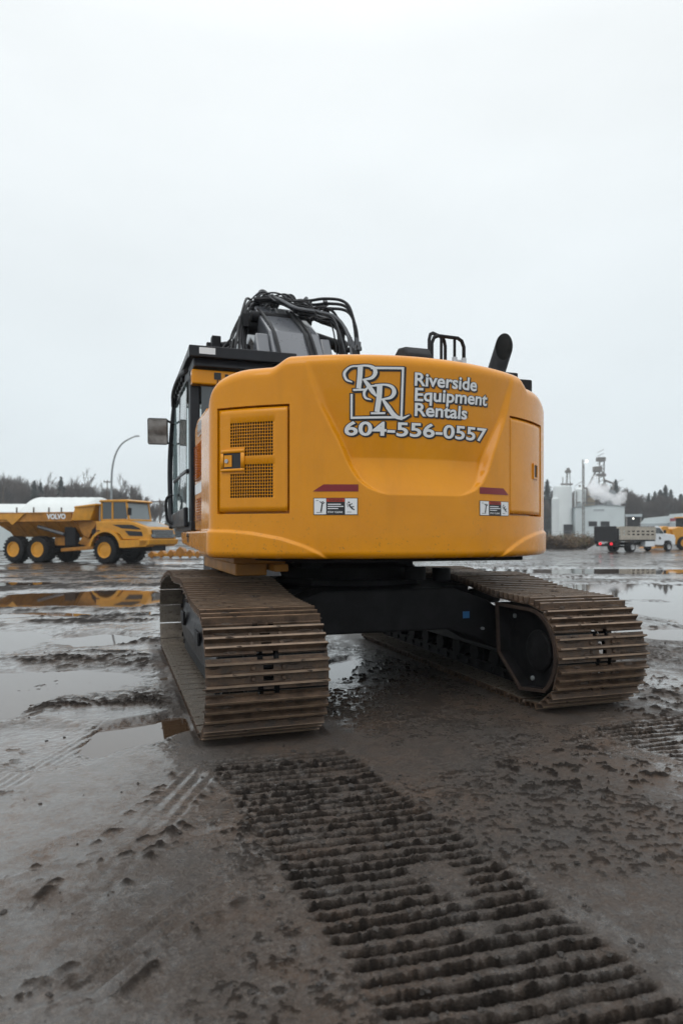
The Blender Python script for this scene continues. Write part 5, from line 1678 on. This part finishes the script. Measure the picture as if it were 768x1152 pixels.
    for px, Yt, r, pt, lab in ((650, 178, 1.0, 556, 'slim pale storage tank just right of the tall white silo'), (691, 176, 1.4, 557, 'pale storage tank rising behind the right end of the warehouse')):
        tk = thing('storage_tank', lab, 'tank', (at(px, Yt), Yt, 0))
        m = MB(); m.lathe([(0, r), (zt(pt, Yt), r), (zt(pt - 1.6, Yt), r * 0.3)], (0, 0, 0), (0, 0, 1), 18); m.build('tank', tk, 'white_silo', smooth=30)
        m = MB()
        for q in range(7):
            z = 2 + q * 2.0
            m.tube([(-r - 0.1, -0.2, z), (r + 0.1, -r - 0.1, z + 1.6)], 0.06, 5)
        m.tube([(-r - 0.2, -0.3, 0), (-r - 0.2, -0.3, zt(pt - 4, Yt))], 0.09, 5); m.box((-r - 0.4, -r, zt(pt, Yt)), (r + 0.4, -r + 0.3, zt(pt - 1, Yt)))
        m.build('stair_frame', tk, 'plant_steel')
    # mast with the lit lamp
    mt = thing('mast', 'slender steel mast with a lit white lamp beside its tip', 'mast', (at(656, 148), 148.0, 0))
    m = MB(); h = zt(517, 148)
    m.tube([(-0.25, 0, 0), (-0.2, 0, h)], 0.13, 6); m.tube([(0.25, 0.2, 0), (0.15, 0.2, h - 1)], 0.09, 6)
    for k in range(14):
        zz = 1 + k * (h - 2) / 14
        m.tube([(-0.22, 0, zz), (0.2, 0.2, zz + 0.9)], 0.05, 5)
    m.build('lattice', mt, 'plant_steel')
    m = MB(); m.ball((0.62, -0.1, zt(519, 148)), 0.28); m.build('lamp', mt, 'lamp_lit', smooth=60)
    m = MB(); m.tube([(-0.1, 0, zt(519, 148)), (0.6, -0.05, zt(519, 148))], 0.06, 5); m.build('bracket', mt, 'plant_steel')
    # elevator leg with spouts
    Y3 = 172.0
    el = thing('conveyor_tower', 'tall dark elevator tower with sloping spouts above the steam', 'tower', (at(675, Y3), Y3, 0))
    m = MB(); hz = zt(515, Y3)
    for dx in (-0.9, 0.7):
        m.tube([(dx, 0, 0), (dx * 0.7 + 0.4, 0, hz - 1)], 0.16, 6)
    for k in range(18):
        zz = 6 + k * 0.95
        m.tube([(-0.8, 0, zz), (0.8, 0, zz + 0.8)], 0.07, 5)
    m.box((-0.9, -0.6, hz - 0.9), (1.1, 0.8, hz + 0.1)); m.box((-1.7, -0.7, zt(531, Y3)), (0.2, 0.9, zt(525, Y3))); m.box((-1.0, -0.5, zt(536, Y3)), (1.2, 0.6, zt(533, Y3)))
    m.tube([(-1.0, 0, zt(528, Y3)), (at(661, Y3) - at(675, Y3), 0, zt(548, Y3))], 0.22, 6); m.tube([(0.4, 0, zt(530, Y3)), (1.9, 0, zt(556, Y3))], 0.16, 6); m.tube([(0.6, 0, zt(546, Y3)), (2.8, 0, zt(552, Y3))], 0.16, 6)
    m.box((0.2, -0.5, zt(550, Y3)), (1.6, 0.5, zt(545, Y3)))
    m.build('lattice', el, 'plant_steel')
    # steam: lumpy cloud volumes
    Y4 = 158.0
    m = MB()
    rr = random.Random(4)
    for px, py, rad, n in ((670, 553, 2.0, 10), (668, 546, 1.7, 9), (670, 539, 1.0, 5), (676, 549, 1.9, 8), (684, 560, 1.3, 6), (691, 563, 1.5, 7), (698, 561, 1.6, 9), (702, 557, 1.0, 4), (678, 558, 1.5, 7)):
        for q in range(n):
            r2 = rad * rr.uniform(0.35, 0.75)
            d = Vector((rr.gauss(0, 1), rr.gauss(0, 1), rr.gauss(0, 1))).normalized() * rad * rr.uniform(0.2, 0.85)
            m.ball((at(px, Y4) + d.x, Y4 + d.y, zt(py, Y4) + d.z), r2, 12, 8)
    st = m.build('steam', None, 'white_tarp', smooth=180)
    rm = st.modifiers.new('remesh', 'REMESH'); rm.mode = 'VOXEL'; rm.voxel_size = 0.3
    tx = bpy.data.textures.new('steam_lumps', 'CLOUDS'); tx.noise_scale = 1.3
    dm = st.modifiers.new('lumps', 'DISPLACE'); dm.texture = tx; dm.strength = 1.3; dm.mid_level = 0.55; dm.texture_coords = 'LOCAL'
    vm = bpy.data.materials.new('steam'); vm.use_nodes = True
    vn, vl = vm.node_tree.nodes, vm.node_tree.links
    vn.clear()
    vo = vn.new('ShaderNodeOutputMaterial'); pv = vn.new('ShaderNodeVolumePrincipled')
    pv.inputs['Color'].default_value = (0.995, 0.995, 1.0, 1); pv.inputs['Density'].default_value = 0.55; pv.inputs['Anisotropy'].default_value = 0.2
    vz = vn.new('ShaderNodeTexNoise'); vz.inputs['Scale'].default_value = 0.55; vz.inputs['Detail'].default_value = 4
    vt = vn.new('ShaderNodeTexCoord'); vl.new(vt.outputs['Object'], vz.inputs['Vector'])
    vr = vn.new('ShaderNodeMapRange'); vr.inputs['From Min'].default_value = 0.36; vr.inputs['From Max'].default_value = 0.62; vr.inputs['To Min'].default_value = 0.03; vr.inputs['To Max'].default_value = 1.3
    vl.new(vz.outputs['Fac'], vr.inputs['Value']); vl.new(vr.outputs['Result'], pv.inputs['Density'])
    vl.new(pv.outputs[0], vo.inputs['Volume'])
    st.data.materials.clear(); st.data.materials.append(vm)
    tag(st, 'white steam plume drifting over the warehouse roof', 'steam', kind='stuff')
    # open-fronted dark shed
    Y5 = 118.0
    s = thing('open_shed', 'dark open-fronted shed with a lit lamp right of the white warehouse', 'shed', (at(703.5, Y5), Y5, 0), R_(-23))
    k = Y5 / 768 * 1.0
    wd, h0, h1 = 16 * k, zt(581.4, Y5), zt(578.6, Y5)
    m = MB(); m.box((0, 0.1, 0), (wd, 5, h0)); m.build('interior', s, 'interior_shade')  # solid dark block painted as the shaded inside of the shed
    m = MB(); m.box((-0.1, -0.3, h0 + 0.01), (wd + 0.1, 5.2, h1)); m.build('roof', s, 'pale_roof')
    m = MB(); m.ball((wd * 0.47, -0.06, h0 - 0.3), 0.13); m.build('lamp', s, 'lamp_lit', smooth=60)
    for x in (0.0, wd - 0.2):
        m = MB(); m.box((x, -0.2, 0), (x + 0.2, 0.0, h0)); m.build('post', s, 'plant_steel')
    Y6 = 112.0
    g = thing('greenhouse', 'long pale low building behind the cab of the stake truck', 'building', (at(720, Y6), Y6, 0), R_(-25))
    L6 = 40 * Y6 / 768
    m = MB(); m.box((0, 0, 0), (L6, 10, zt(589, Y6))); m.build('wall', g, 'pale_roof')
    m = MB(); m.prism([(-0.1, zt(588.9, Y6)), (L6, zt(588.9, Y6)), (L6, zt(579.5, Y6)), (L6 * 0.5, zt(581.5, Y6)), (L6 * 0.1, zt(583, Y6))], 'y', 0.2, 10.2); m.build('roof', g, 'white_cladding')
    Y7 = 100.0
    g = thing('canopy_building', 'pale roofed building with a dark red stripe at the far right', 'building', (at(753, Y7), Y7, 0), R_(-26))
    m = MB(); m.box((0, 0, 0), (12, 11, zt(588, Y7))); m.build('wall', g, 'pale_roof')
    m = MB(); m.prism([(-0.2, zt(587.9, Y7)), (12, zt(587.9, Y7)), (12, zt(572, Y7)), (-0.1, zt(578.5, Y7))], 'y', 0.3, 11); m.build('roof', g, 'white_cladding')
    m = MB(); m.prism([(0.0, zt(586.5, Y7)), (12, zt(579, Y7)), (12, zt(574.5, Y7)), (0.0, zt(583.2, Y7))], 'y', 0.22, 0.295); m.build('stripe', g, 'red_stripe_roof')
works()

# ------------------------------------------------------------------ stake-bed truck and yellow machine on the right
def build_stake_truck():
    Y = 54.5
    t = thing('stake_truck', 'white stake-bed truck with a black mesh tail lift and lit red tail lamps', 'truck', (at(696.5, Y), Y, 0), R_(28))
    W = 2.25
    def wheel(x, y, out, rim):
        w = MB(); w.lathe([(-0.04, 0.22), (-0.13, 0.23), (-0.13, 0.36), (-0.10, 0.40), (0.10, 0.40), (0.13, 0.36), (0.13, 0.23), (0.04, 0.22)], (x, y, 0.40), (0, 1, 0), 24)
        wo = w.build('wheel', t, 'black_rubber', smooth=40)
        q = MB(); q.lathe([(0.03, 0.225), (-0.01, 0.225), (0.02, 0.17), (0.05, 0.10), (-0.01, 0.09), (-0.02, 0.02)], (x, y + out * 0.13, 0.40), (0, -out, 0), 20); q.build('rim', wo, rim, smooth=40)
    for x in (1.55, 6.0):
        wheel(x, 0.15, -1, 'steel'); wheel(x, W - 0.15, 1, 'steel')
    wheel(1.55, 0.45, -1, 'black_plastic'); wheel(1.55, W - 0.45, 1, 'black_plastic')
    m = MB(); m.box((0.1, 0.7, 0.55), (6.4, 0.85, 0.78)); m.box((0.1, W - 0.85, 0.55), (6.4, W - 0.7, 0.78)); m.box((1.4, 0.4, 0.35), (1.7, W - 0.4, 0.5))
    m.build('chassis', t, 'black_plastic')
    m = MB(); m.box((0.0, 0.0, 0.86), (4.25, W, 0.99)); m.build('bed', t, 'black_plastic', bevel=0.01)
    for y in (0.0, W - 0.05):          # slatted sides: boards with hand-hole gaps
        m = MB()
        for z0, z1 in ((1.0, 1.36), (1.47, 1.62), (1.73, 2.0)):
            m.box((0.05, y, z0), (4.2, y + 0.04, z1))
        for k in range(8):
            x = 0.05 + k * 4.05 / 7
            m.box((x, y - 0.02 if y < 1 else y + 0.02, 0.99), (x + 0.20, y + 0.02 if y < 1 else y + 0.06, 2.04))
        m.box((0.03, y - 0.022 if y < 1 else y + 0.022, 2.0), (4.22, y + 0.022 if y < 1 else y + 0.062, 2.06))
        m.build('stake_side', t, 'bare_wood_panel')
    m = MB(); m.box((4.20, 0.05, 1.0), (4.25, W - 0.05, 2.10)); m.build('headboard', t, 'black_plastic')
    m = MB(); m.box((-0.42, 0.02, 0.86), (-0.30, W - 0.02, 2.08)); m.build('tail_lift', t, 'black_mesh', bevel=0.05)
    for y in (0.05, W - 0.15):
        m = MB(); m.box((-0.32, y, 0.6), (-0.02, y + 0.10, 1.9)); m.build('lift_arm', t, 'black_plastic')
    m = MB(); m.box((-0.25, 0.1, 0.45), (-0.05, W - 0.1, 0.62)); m.build('rear_bumper', t, 'black_plastic')
    for y in (0.42, W - 0.72):
        m = MB(); m.lathe([(0, 0.115), (0.06, 0.11), (0.08, 0.06)], (-0.26, y + 0.15, 0.66), (-1, 0, 0), 14); m.build('tail_lamp', t, 'tail_lamp_lit', smooth=40)
    m = MB(); m.box((-0.275, W / 2 - 0.18, 0.72), (-0.26, W / 2 + 0.18, 0.84)); m.build('number_plate', t, 'decal_white')
    m = MB(); m.box((3.05, -0.02, 0.42), (4.15, 0.45, 0.86)); m.build('tool_box', t, 'truck_white', bevel=0.02)
    # cab
    m = MB()
    m.prism([(4.32, 0.55), (5.40, 0.50), (5.52, 0.62), (5.60, 0.86), (6.0, 0.92), (6.42, 0.82), (6.55, 0.55), (6.95, 0.55), (7.0, 1.10), (6.85, 1.38), (5.75, 1.50), (5.60, 1.52), (5.0, 2.06), (4.80, 2.12), (4.34, 2.10)], 'y', 0.12, W - 0.12)
    m.build('cab', t, 'truck_white', bevel=0.05)
    for y0, y1 in ((0.108, 0.117), (W - 0.117, W - 0.108)):
        m = MB(); m.prism([(4.50, 1.50), (5.45, 1.50), (4.98, 1.96), (4.50, 1.98)], 'y', y0, y1); m.build('side_window', t, 'truck_glass')
    m = MB(); m.hexa([(5.62, 0.3, 1.53), (5.63, 0.3, 1.54), (5.63, W - 0.3, 1.54), (5.62, W - 0.3, 1.53), (5.04, 0.3, 2.04), (5.05, 0.3, 2.05), (5.05, W - 0.3, 2.05), (5.04, W - 0.3, 2.04)]); m.build('windscreen', t, 'truck_glass')
    m = MB(); m.ball((4.95, 0.115, 1.12), 0.10, 8, 5, (1, 0.05, 1.3)); m.ball((5.08, 0.115, 1.10), 0.07, 8, 5, (1, 0.05, 1)); m.build('door_emblem', t, 'decal_black')
    m = MB(); m.box((4.4, -0.05, 0.42), (5.4, 0.12, 0.50)); m.build('running_board', t, 'black_plastic')
    m = MB(); m.box((5.35, -0.16, 1.52), (5.42, 0.06, 1.80)); m.build('mirror', t, 'black_plastic', bevel=0.02)
build_stake_truck()

def build_loader():
    Y = 64.0
    t = thing('wheel_loader', 'yellow machine standing behind the white truck cab at the right edge', 'loader', (at(762, Y), Y, 0), R_(10))
    m = MB(); m.prism([(-0.55, 0.5), (3.4, 0.5), (3.6, 1.1), (3.4, 1.75), (1.2, 2.05), (0.1, 2.15), (-0.55, 1.95)], 'y', 0.0, 2.3); m.build('body', t, 'truck_yellow', bevel=0.06)
    m = MB(); m.prism([(-1.95, 1.75), (-1.35, 2.2), (-0.9, 2.2), (-0.5, 1.3), (-0.6, 0.9), (-1.5, 1.3)], 'y', 0.2, 2.1); m.build('lift_arm', t, 'truck_yellow', bevel=0.05)
    m = MB(); m.prism([(-2.6, 0.1), (-1.2, 0.1), (-1.1, 0.8), (-1.6, 1.2), (-1.7, 0.5)], 'y', 0.0, 2.3); m.build('bucket', t, 'truck_dirty_yellow', bevel=0.02)
    heavy_wheel(t, 0.5, 0.0, -1, 0.62, 0.4); heavy_wheel(t, 2.7, 0.0, -1, 0.62, 0.4)
    m = MB(); m.box((1.2, 0.3, 2.0), (2.6, 2.0, 3.0)); m.build('cab', t, 'truck_glass', bevel=0.05)
    m = MB(); m.box((1.1, 0.2, 3.0), (2.7, 2.1, 3.12)); m.build('cab_roof', t, 'truck_yellow', bevel=0.03)
build_loader()

# ------------------------------------------------------------------ vegetation
def conifer_mesh(seed, slim):
    rr = random.Random(seed)
    tr = MB(); tr.tube([(0, 0, 0), (0.005, 0, 0.5), (0, 0.004, 0.97)], [0.018, 0.011, 0.003], 7)
    cr = MB()
    N = 1500
    for k in range(N):
        t = 0.10 + 0.90 * (k / N) ** 1.05
        R = slim * (1 - t) ** 0.85 + 0.008
        lay = 0.75 + 0.35 * math.sin(t * 75 + seed)
        a = rr.uniform(0, 2 * math.pi)
        rad = R * lay * (rr.random() ** 0.45) * (1.0 + 0.25 * math.sin(3 * a + 9 * t + seed))
        s = 0.024 + 0.045 * (1 - t)
        c = Vector((rad * math.cos(a), rad * math.sin(a), t - 0.22 * rad + rr.uniform(-.012, .012)))
        out = Vector((math.cos(a), math.sin(a), rr.uniform(-0.55, 0.15)))
        side = Vector((-math.sin(a), math.cos(a), rr.uniform(-.4, .4))) * s * rr.uniform(0.3, 0.7)
        tip = c + out * s * rr.uniform(0.7, 1.5)
        cr.add([c - side, tip, c + side, c - out * s * 0.4 + Vector((0, 0, s * 0.4))], [(0, 1, 2, 3)])
    return tr, cr
def bare_mesh(seed, spread=0.55):
    rr = random.Random(seed)
    tr, tw = MB(), MB()
    def grow(p, d, L, r, depth, mb):
        q = p + d * L
        mid = p + d * L * 0.5 + Vector((rr.uniform(-1, 1), rr.uniform(-1, 1), rr.uniform(-0.3, 0.6))) * L * 0.07
        mb.tube([p, mid, q], [r, r * 0.85, r * 0.65], 4 if depth > 1 else 6, cap=False)
        if depth >= 5 or L < 0.03:
            return
        n = 4
        for k in range(n):
            ax = Vector((rr.uniform(-1, 1), rr.uniform(-1, 1), rr.uniform(-0.1, 0.5))).normalized()
            nd = (d * 0.85 + ax * spread + Vector((0, 0, 0.25))).normalized()
            grow(p + (q - p) * (1.0 if k == 0 else rr.uniform(0.5, 1.0)), nd, L * rr.uniform(0.60, 0.80), max(r * 0.52, 0.0019), depth + 1, tw)
    grow(Vector((0, 0, 0)), Vector((0, 0, 1)), 0.34, 0.018, 0, tr)
    return tr, tw
def make_tree(name, label, cat, group, meshes, mats):
    t = thing(name, label, cat, (0, 0, 0), 0, group)
    meshes[0].build('trunk', t, mats[0]); meshes[1].build('crown', t, mats[1])
    return t
def scatter(protos, spots, label, group):
    rr = random.Random(len(spots) * 3 + 1)
    used = set()
    for i, (px, pytop, Y) in enumerate(spots):
        k = i % len(protos)
        if k in used:
            o = copy_tree(protos[k])
        else:
            o = protos[k]; used.add(k)
        h = zt(pytop, Y)
        o.location = (at(px, Y), Y, 0.0)
        w = h * rr.uniform(0.9, 1.12)
        o.scale = (w, w, h)
        o.rotation_euler = (0, 0, rr.uniform(0, 6.28))
        o['label'] = label; o['group'] = group

def forest():
    rr = random.Random(21)
    gl1 = 'conifers beyond the dump truck'
    P = [make_tree('conifer_tree', '', 'tree', gl1, conifer_mesh(s, sl), ('bark', 'conifer_needles')) for s, sl in ((1, 0.24), (2, 0.27), (3, 0.21))]
    spots = [(39, 541, 170), (46, 543, 178), (33, 553, 182), (69, 537, 170), (55, 553, 185), (118, 557, 175), (127, 553, 180), (135, 556, 172), (150, 560, 185), (158, 556, 180), (165, 562, 176), (8, 556, 180), (-8, 548, 178), (20, 558, 186), (144, 566, 172), (112, 562, 188)]
    scatter(P, spots, 'dark conifer standing in the tree line behind the white shed', gl1)
    g2 = 'bare trees beyond the dump truck'
    B = [make_tree('bare_tree', '', 'tree', g2, bare_mesh(s, sp), ('bark', 'twig')) for s, sp in ((5, 0.5), (6, 0.6), (8, 0.45), (12, 0.55))]
    spots = []
    for k in range(46):
        px = -25 + 205 * (k + rr.uniform(-.4, .4)) / 46
        top = 533 + (px > 30) * 4 + (px > 110) * 7 + (px > 150) * 8 + rr.uniform(-4, 11)
        spots.append((px, top, rr.uniform(165, 205)))
    scatter(B, spots, 'bare leafless tree in the tree line behind the white shed', g2)
    g3 = 'conifers on the right skyline'
    P = [make_tree('conifer_tree', '', 'tree', g3, conifer_mesh(s, sl), ('bark', 'conifer_needles')) for s, sl in ((11, 0.25), (12, 0.29), (13, 0.23))]
    spots = [(615, 540, 215), (608, 548, 225), (621, 552, 230), (692, 540, 215), (687, 548, 222), (699, 553, 225), (713, 556, 220), (721, 560, 225), (729, 555, 218), (736, 553, 222), (742, 551, 220), (748, 546, 216), (754, 551, 220), (759, 560, 226), (766, 556, 218), (774, 551, 222), (782, 556, 224), (790, 550, 220)]
    for k in range(26):
        spots.append((603 + 190 * (k + rr.uniform(-.4, .4)) / 26, rr.uniform(556, 567), rr.uniform(226, 250)))
    scatter(P, spots, 'dark hazy conifer on the skyline behind the works', g3)
    g4 = 'bare trees on the right skyline'
    B = [make_tree('bare_tree', '', 'tree', g4, bare_mesh(s, sp), ('bark', 'twig')) for s, sp in ((25, 0.5), (26, 0.6), (27, 0.45))]
    spots = []
    for k in range(50):
        px = 603 + 185 * (k + rr.uniform(-.4, .4)) / 50
        top = rr.uniform(545, 562) if px < 722 else rr.uniform(554, 568)
        spots.append((px, top, rr.uniform(190, 240)))
    scatter(B, spots, 'bare leafless tree on the skyline behind the works', g4)
forest()

def woods():
    # the far-off wood that closes the skyline behind the machine, read as one mass
    rr = random.Random(99)
    m = MB()
    _, c0 = conifer_mesh(51, 0.25)
    base = np.array(c0.v)
    for k in range(46):
        px = 190 + 410 * (k + rr.uniform(-.4, .4)) / 46
        Y = rr.uniform(205, 240); h = rr.uniform(9, 14); a = rr.uniform(0, 6.28)
        ca, sa = math.cos(a), math.sin(a)
        p = np.stack([base[:, 0] * ca - base[:, 1] * sa, base[:, 0] * sa + base[:, 1] * ca, base[:, 2]], 1) * h + np.array([at(px, Y), Y, 0])
        m.add([tuple(q) for q in p], c0.f)
    tag(m.build('woods', None, 'conifer_needles'), 'far dark wood closing the skyline behind the excavator', 'woods', kind='stuff')
woods()

def bush_mesh(seed):
    rr = random.Random(seed)
    tw, lf = MB(), MB()
    for k in range(70):
        a = rr.uniform(0, 6.28); b = rr.uniform(0.25, 1.0)
        d = Vector((math.cos(a) * b, math.sin(a) * b, rr.uniform(0.5, 1.1)))
        p = Vector((rr.uniform(-.2, .2), rr.uniform(-.2, .2), 0))
        e = p + d * rr.uniform(0.5, 0.95)
        tw.tube([p, p + d * 0.4 + Vector((0, 0, .05)), e], [0.012, 0.009, 0.004], 4, cap=False)
        for q in range(6):
            c = p + (e - p) * rr.uniform(0.35, 1.0) + Vector((rr.uniform(-.1, .1), rr.uniform(-.1, .1), rr.uniform(-.08, .08)))
            s = rr.uniform(0.03, 0.07)
            u = Vector((rr.uniform(-1, 1), rr.uniform(-1, 1), rr.uniform(-1, 1))).normalized(); w = u.orthogonal().normalized()
            lf.add([c - u * s, c + w * s * 0.6, c + u * s, c - w * s * 0.6], [(0, 1, 2, 3)])
    return tw, lf
def scrub():
    g = 'scrub along the far edge of the yard'
    B = []
    for s, lm in ((31, 'scrub_leaf'), (32, 'scrub_green'), (33, 'scrub_leaf')):
        t = thing('bush', '', 'bush', (0, 0, 0), 0, g)
        a, b = bush_mesh(s)
        a.build('stems', t, 'twig'); b.build('foliage', t, lm)
        B.append(t)
    rr = random.Random(77)
    for i in range(46):
        px = 612 + (60 if i < 38 else 170) * rr.random()
        Y = rr.uniform(66, 84)
        o = B[i] if i < 3 else copy_tree(B[i % 3])
        h = rr.uniform(0.9, 2.0)
        o.location = (at(px, Y), Y, 0.0); o.scale = (h * 1.25, h * 1.25, h * 0.9); o.rotation_euler = (0, 0, rr.uniform(0, 6))
        o['label'] = 'low brown scrub bush at the edge of the yard left of the stake truck' if i < 38 else 'low scrub bush behind the stake truck'
        if i >= 38: o['group'] = 'scrub behind the stake truck'
    # grey gravel heap
    m = MB()
    Y = 62.0
    n, k = 28, 8
    vs, fs = [], []
    for j in range(k + 1):
        f = j / k
        for i in range(n):
            a = 2 * math.pi * i / n
            r = (1 - f) * (1 + 0.15 * math.sin(3 * a + 1) + 0.08 * math.sin(7 * a))
            vs.append((at(676, Y) + 1.25 * r * math.cos(a), Y + 1.0 * r * math.sin(a), 0.85 * f ** 0.8 - 0.03 + 0.04 * math.sin(5 * a + j)))
    for j in range(k):
        for i in range(n):
            fs.append((j * n + i, j * n + (i + 1) % n, (j + 1) * n + (i + 1) % n, (j + 1) * n + i))
    m.add(vs, fs)
    tag(m.build('gravel_heap', None, 'gravel_heap', smooth=60), 'grey gravel heap just left of the stake truck', 'heap')
    # chain-link fence along the scrub
    Y = 88.0
    t = thing('fence', 'thin wire fence on posts behind the scrub', 'fence', (0, 0, 0))
    x0, x1 = at(604, Y), at(668, Y)
    for q in range(6):
        x = x0 + (x1 - x0) * q / 5
        m = MB(); m.tube([(x, Y, 0), (x, Y, 1.9)], 0.04, 6); m.build('post', t, 'galvanised')
    m = MB()
    for z in (0.3, 0.7, 1.1, 1.5, 1.85):
        m.tube([(x0, Y, z), (x1, Y, z)], 0.012, 4)
    m.build('wire', t, 'galvanised')
scrub()

# ------------------------------------------------------------------ loose clods and stones on the mud
def clods():
    rr = random.Random(5)
    pts = []
    for k in range(5200):
        if k < 2600:
            Y = rr.uniform(1.9, 4.0); v_ = 0
            u = rr.uniform(-1.85, -0.7)
            v = -rr.uniform(2.4, 5.3)
            c, s = math.cos(EX_YAW), math.sin(EX_YAW)
            u += 0.075 * (-2.35 - v)
            X = EX_C[0] + u * c - v * s; Yw = EX_C[1] + u * s + v * c
        else:
            Yw = rr.uniform(1.9, 9.0); X = rr.uniform(-0.62, 0.62) * Yw * 1.0
        if Yw < 1.8: continue
        pts.append((X, Yw, 0.0022 + 0.010 * rr.random() ** 5))
    A = np.array(pts)
    h, wet, loose = ground_height(A[:, 0], A[:, 1])
    m = MB()
    for (x, y, r), z, lo in zip(pts, h, loose):
        if z < WATER_Z + 0.004: continue
        if rr.random() > 0.25 + lo * 1.3: continue
        if -1.75 < ex_local(x, y)[0] < 1.75 and ex_local(x, y)[1] > -2.3: continue
        n0 = len(m.v)
        m.ball((x, y, z + r * 0.2), r, 6, 4, (rr.uniform(0.7, 1.7), rr.uniform(0.7, 1.7), rr.uniform(0.45, 0.8)))
        for q in range(n0, len(m.v)):
            p = m.v[q]; e = r * 0.35
            m.v[q] = (p[0] + rr.uniform(-e, e), p[1] + rr.uniform(-e, e), p[2] + rr.uniform(-e, e))
    tag(m.build('mud_clods', None, 'clod'), 'loose dark clods and small stones scattered over the mud', 'mud clods', kind='stuff')
clods()

# ------------------------------------------------------------------ damp air
def haze():
    m = MB(); m.box((-420, -60, -1.2), (420, 420, 45))
    vm = bpy.data.materials.new('haze'); vm.use_nodes = True
    vn, vl = vm.node_tree.nodes, vm.node_tree.links
    vn.clear()
    vo = vn.new('ShaderNodeOutputMaterial'); pv = vn.new('ShaderNodeVolumePrincipled')
    pv.inputs['Color'].default_value = (0.90, 0.95, 1.0, 1); pv.inputs['Density'].default_value = 0.0006; pv.inputs['Anisotropy'].default_value = 0.0
    vl.new(pv.outputs[0], vo.inputs['Volume'])
    MAT['haze'] = vm
    tag(m.build('haze', None, 'haze'), 'thin damp haze over the yard', 'haze', kind='stuff')
haze()
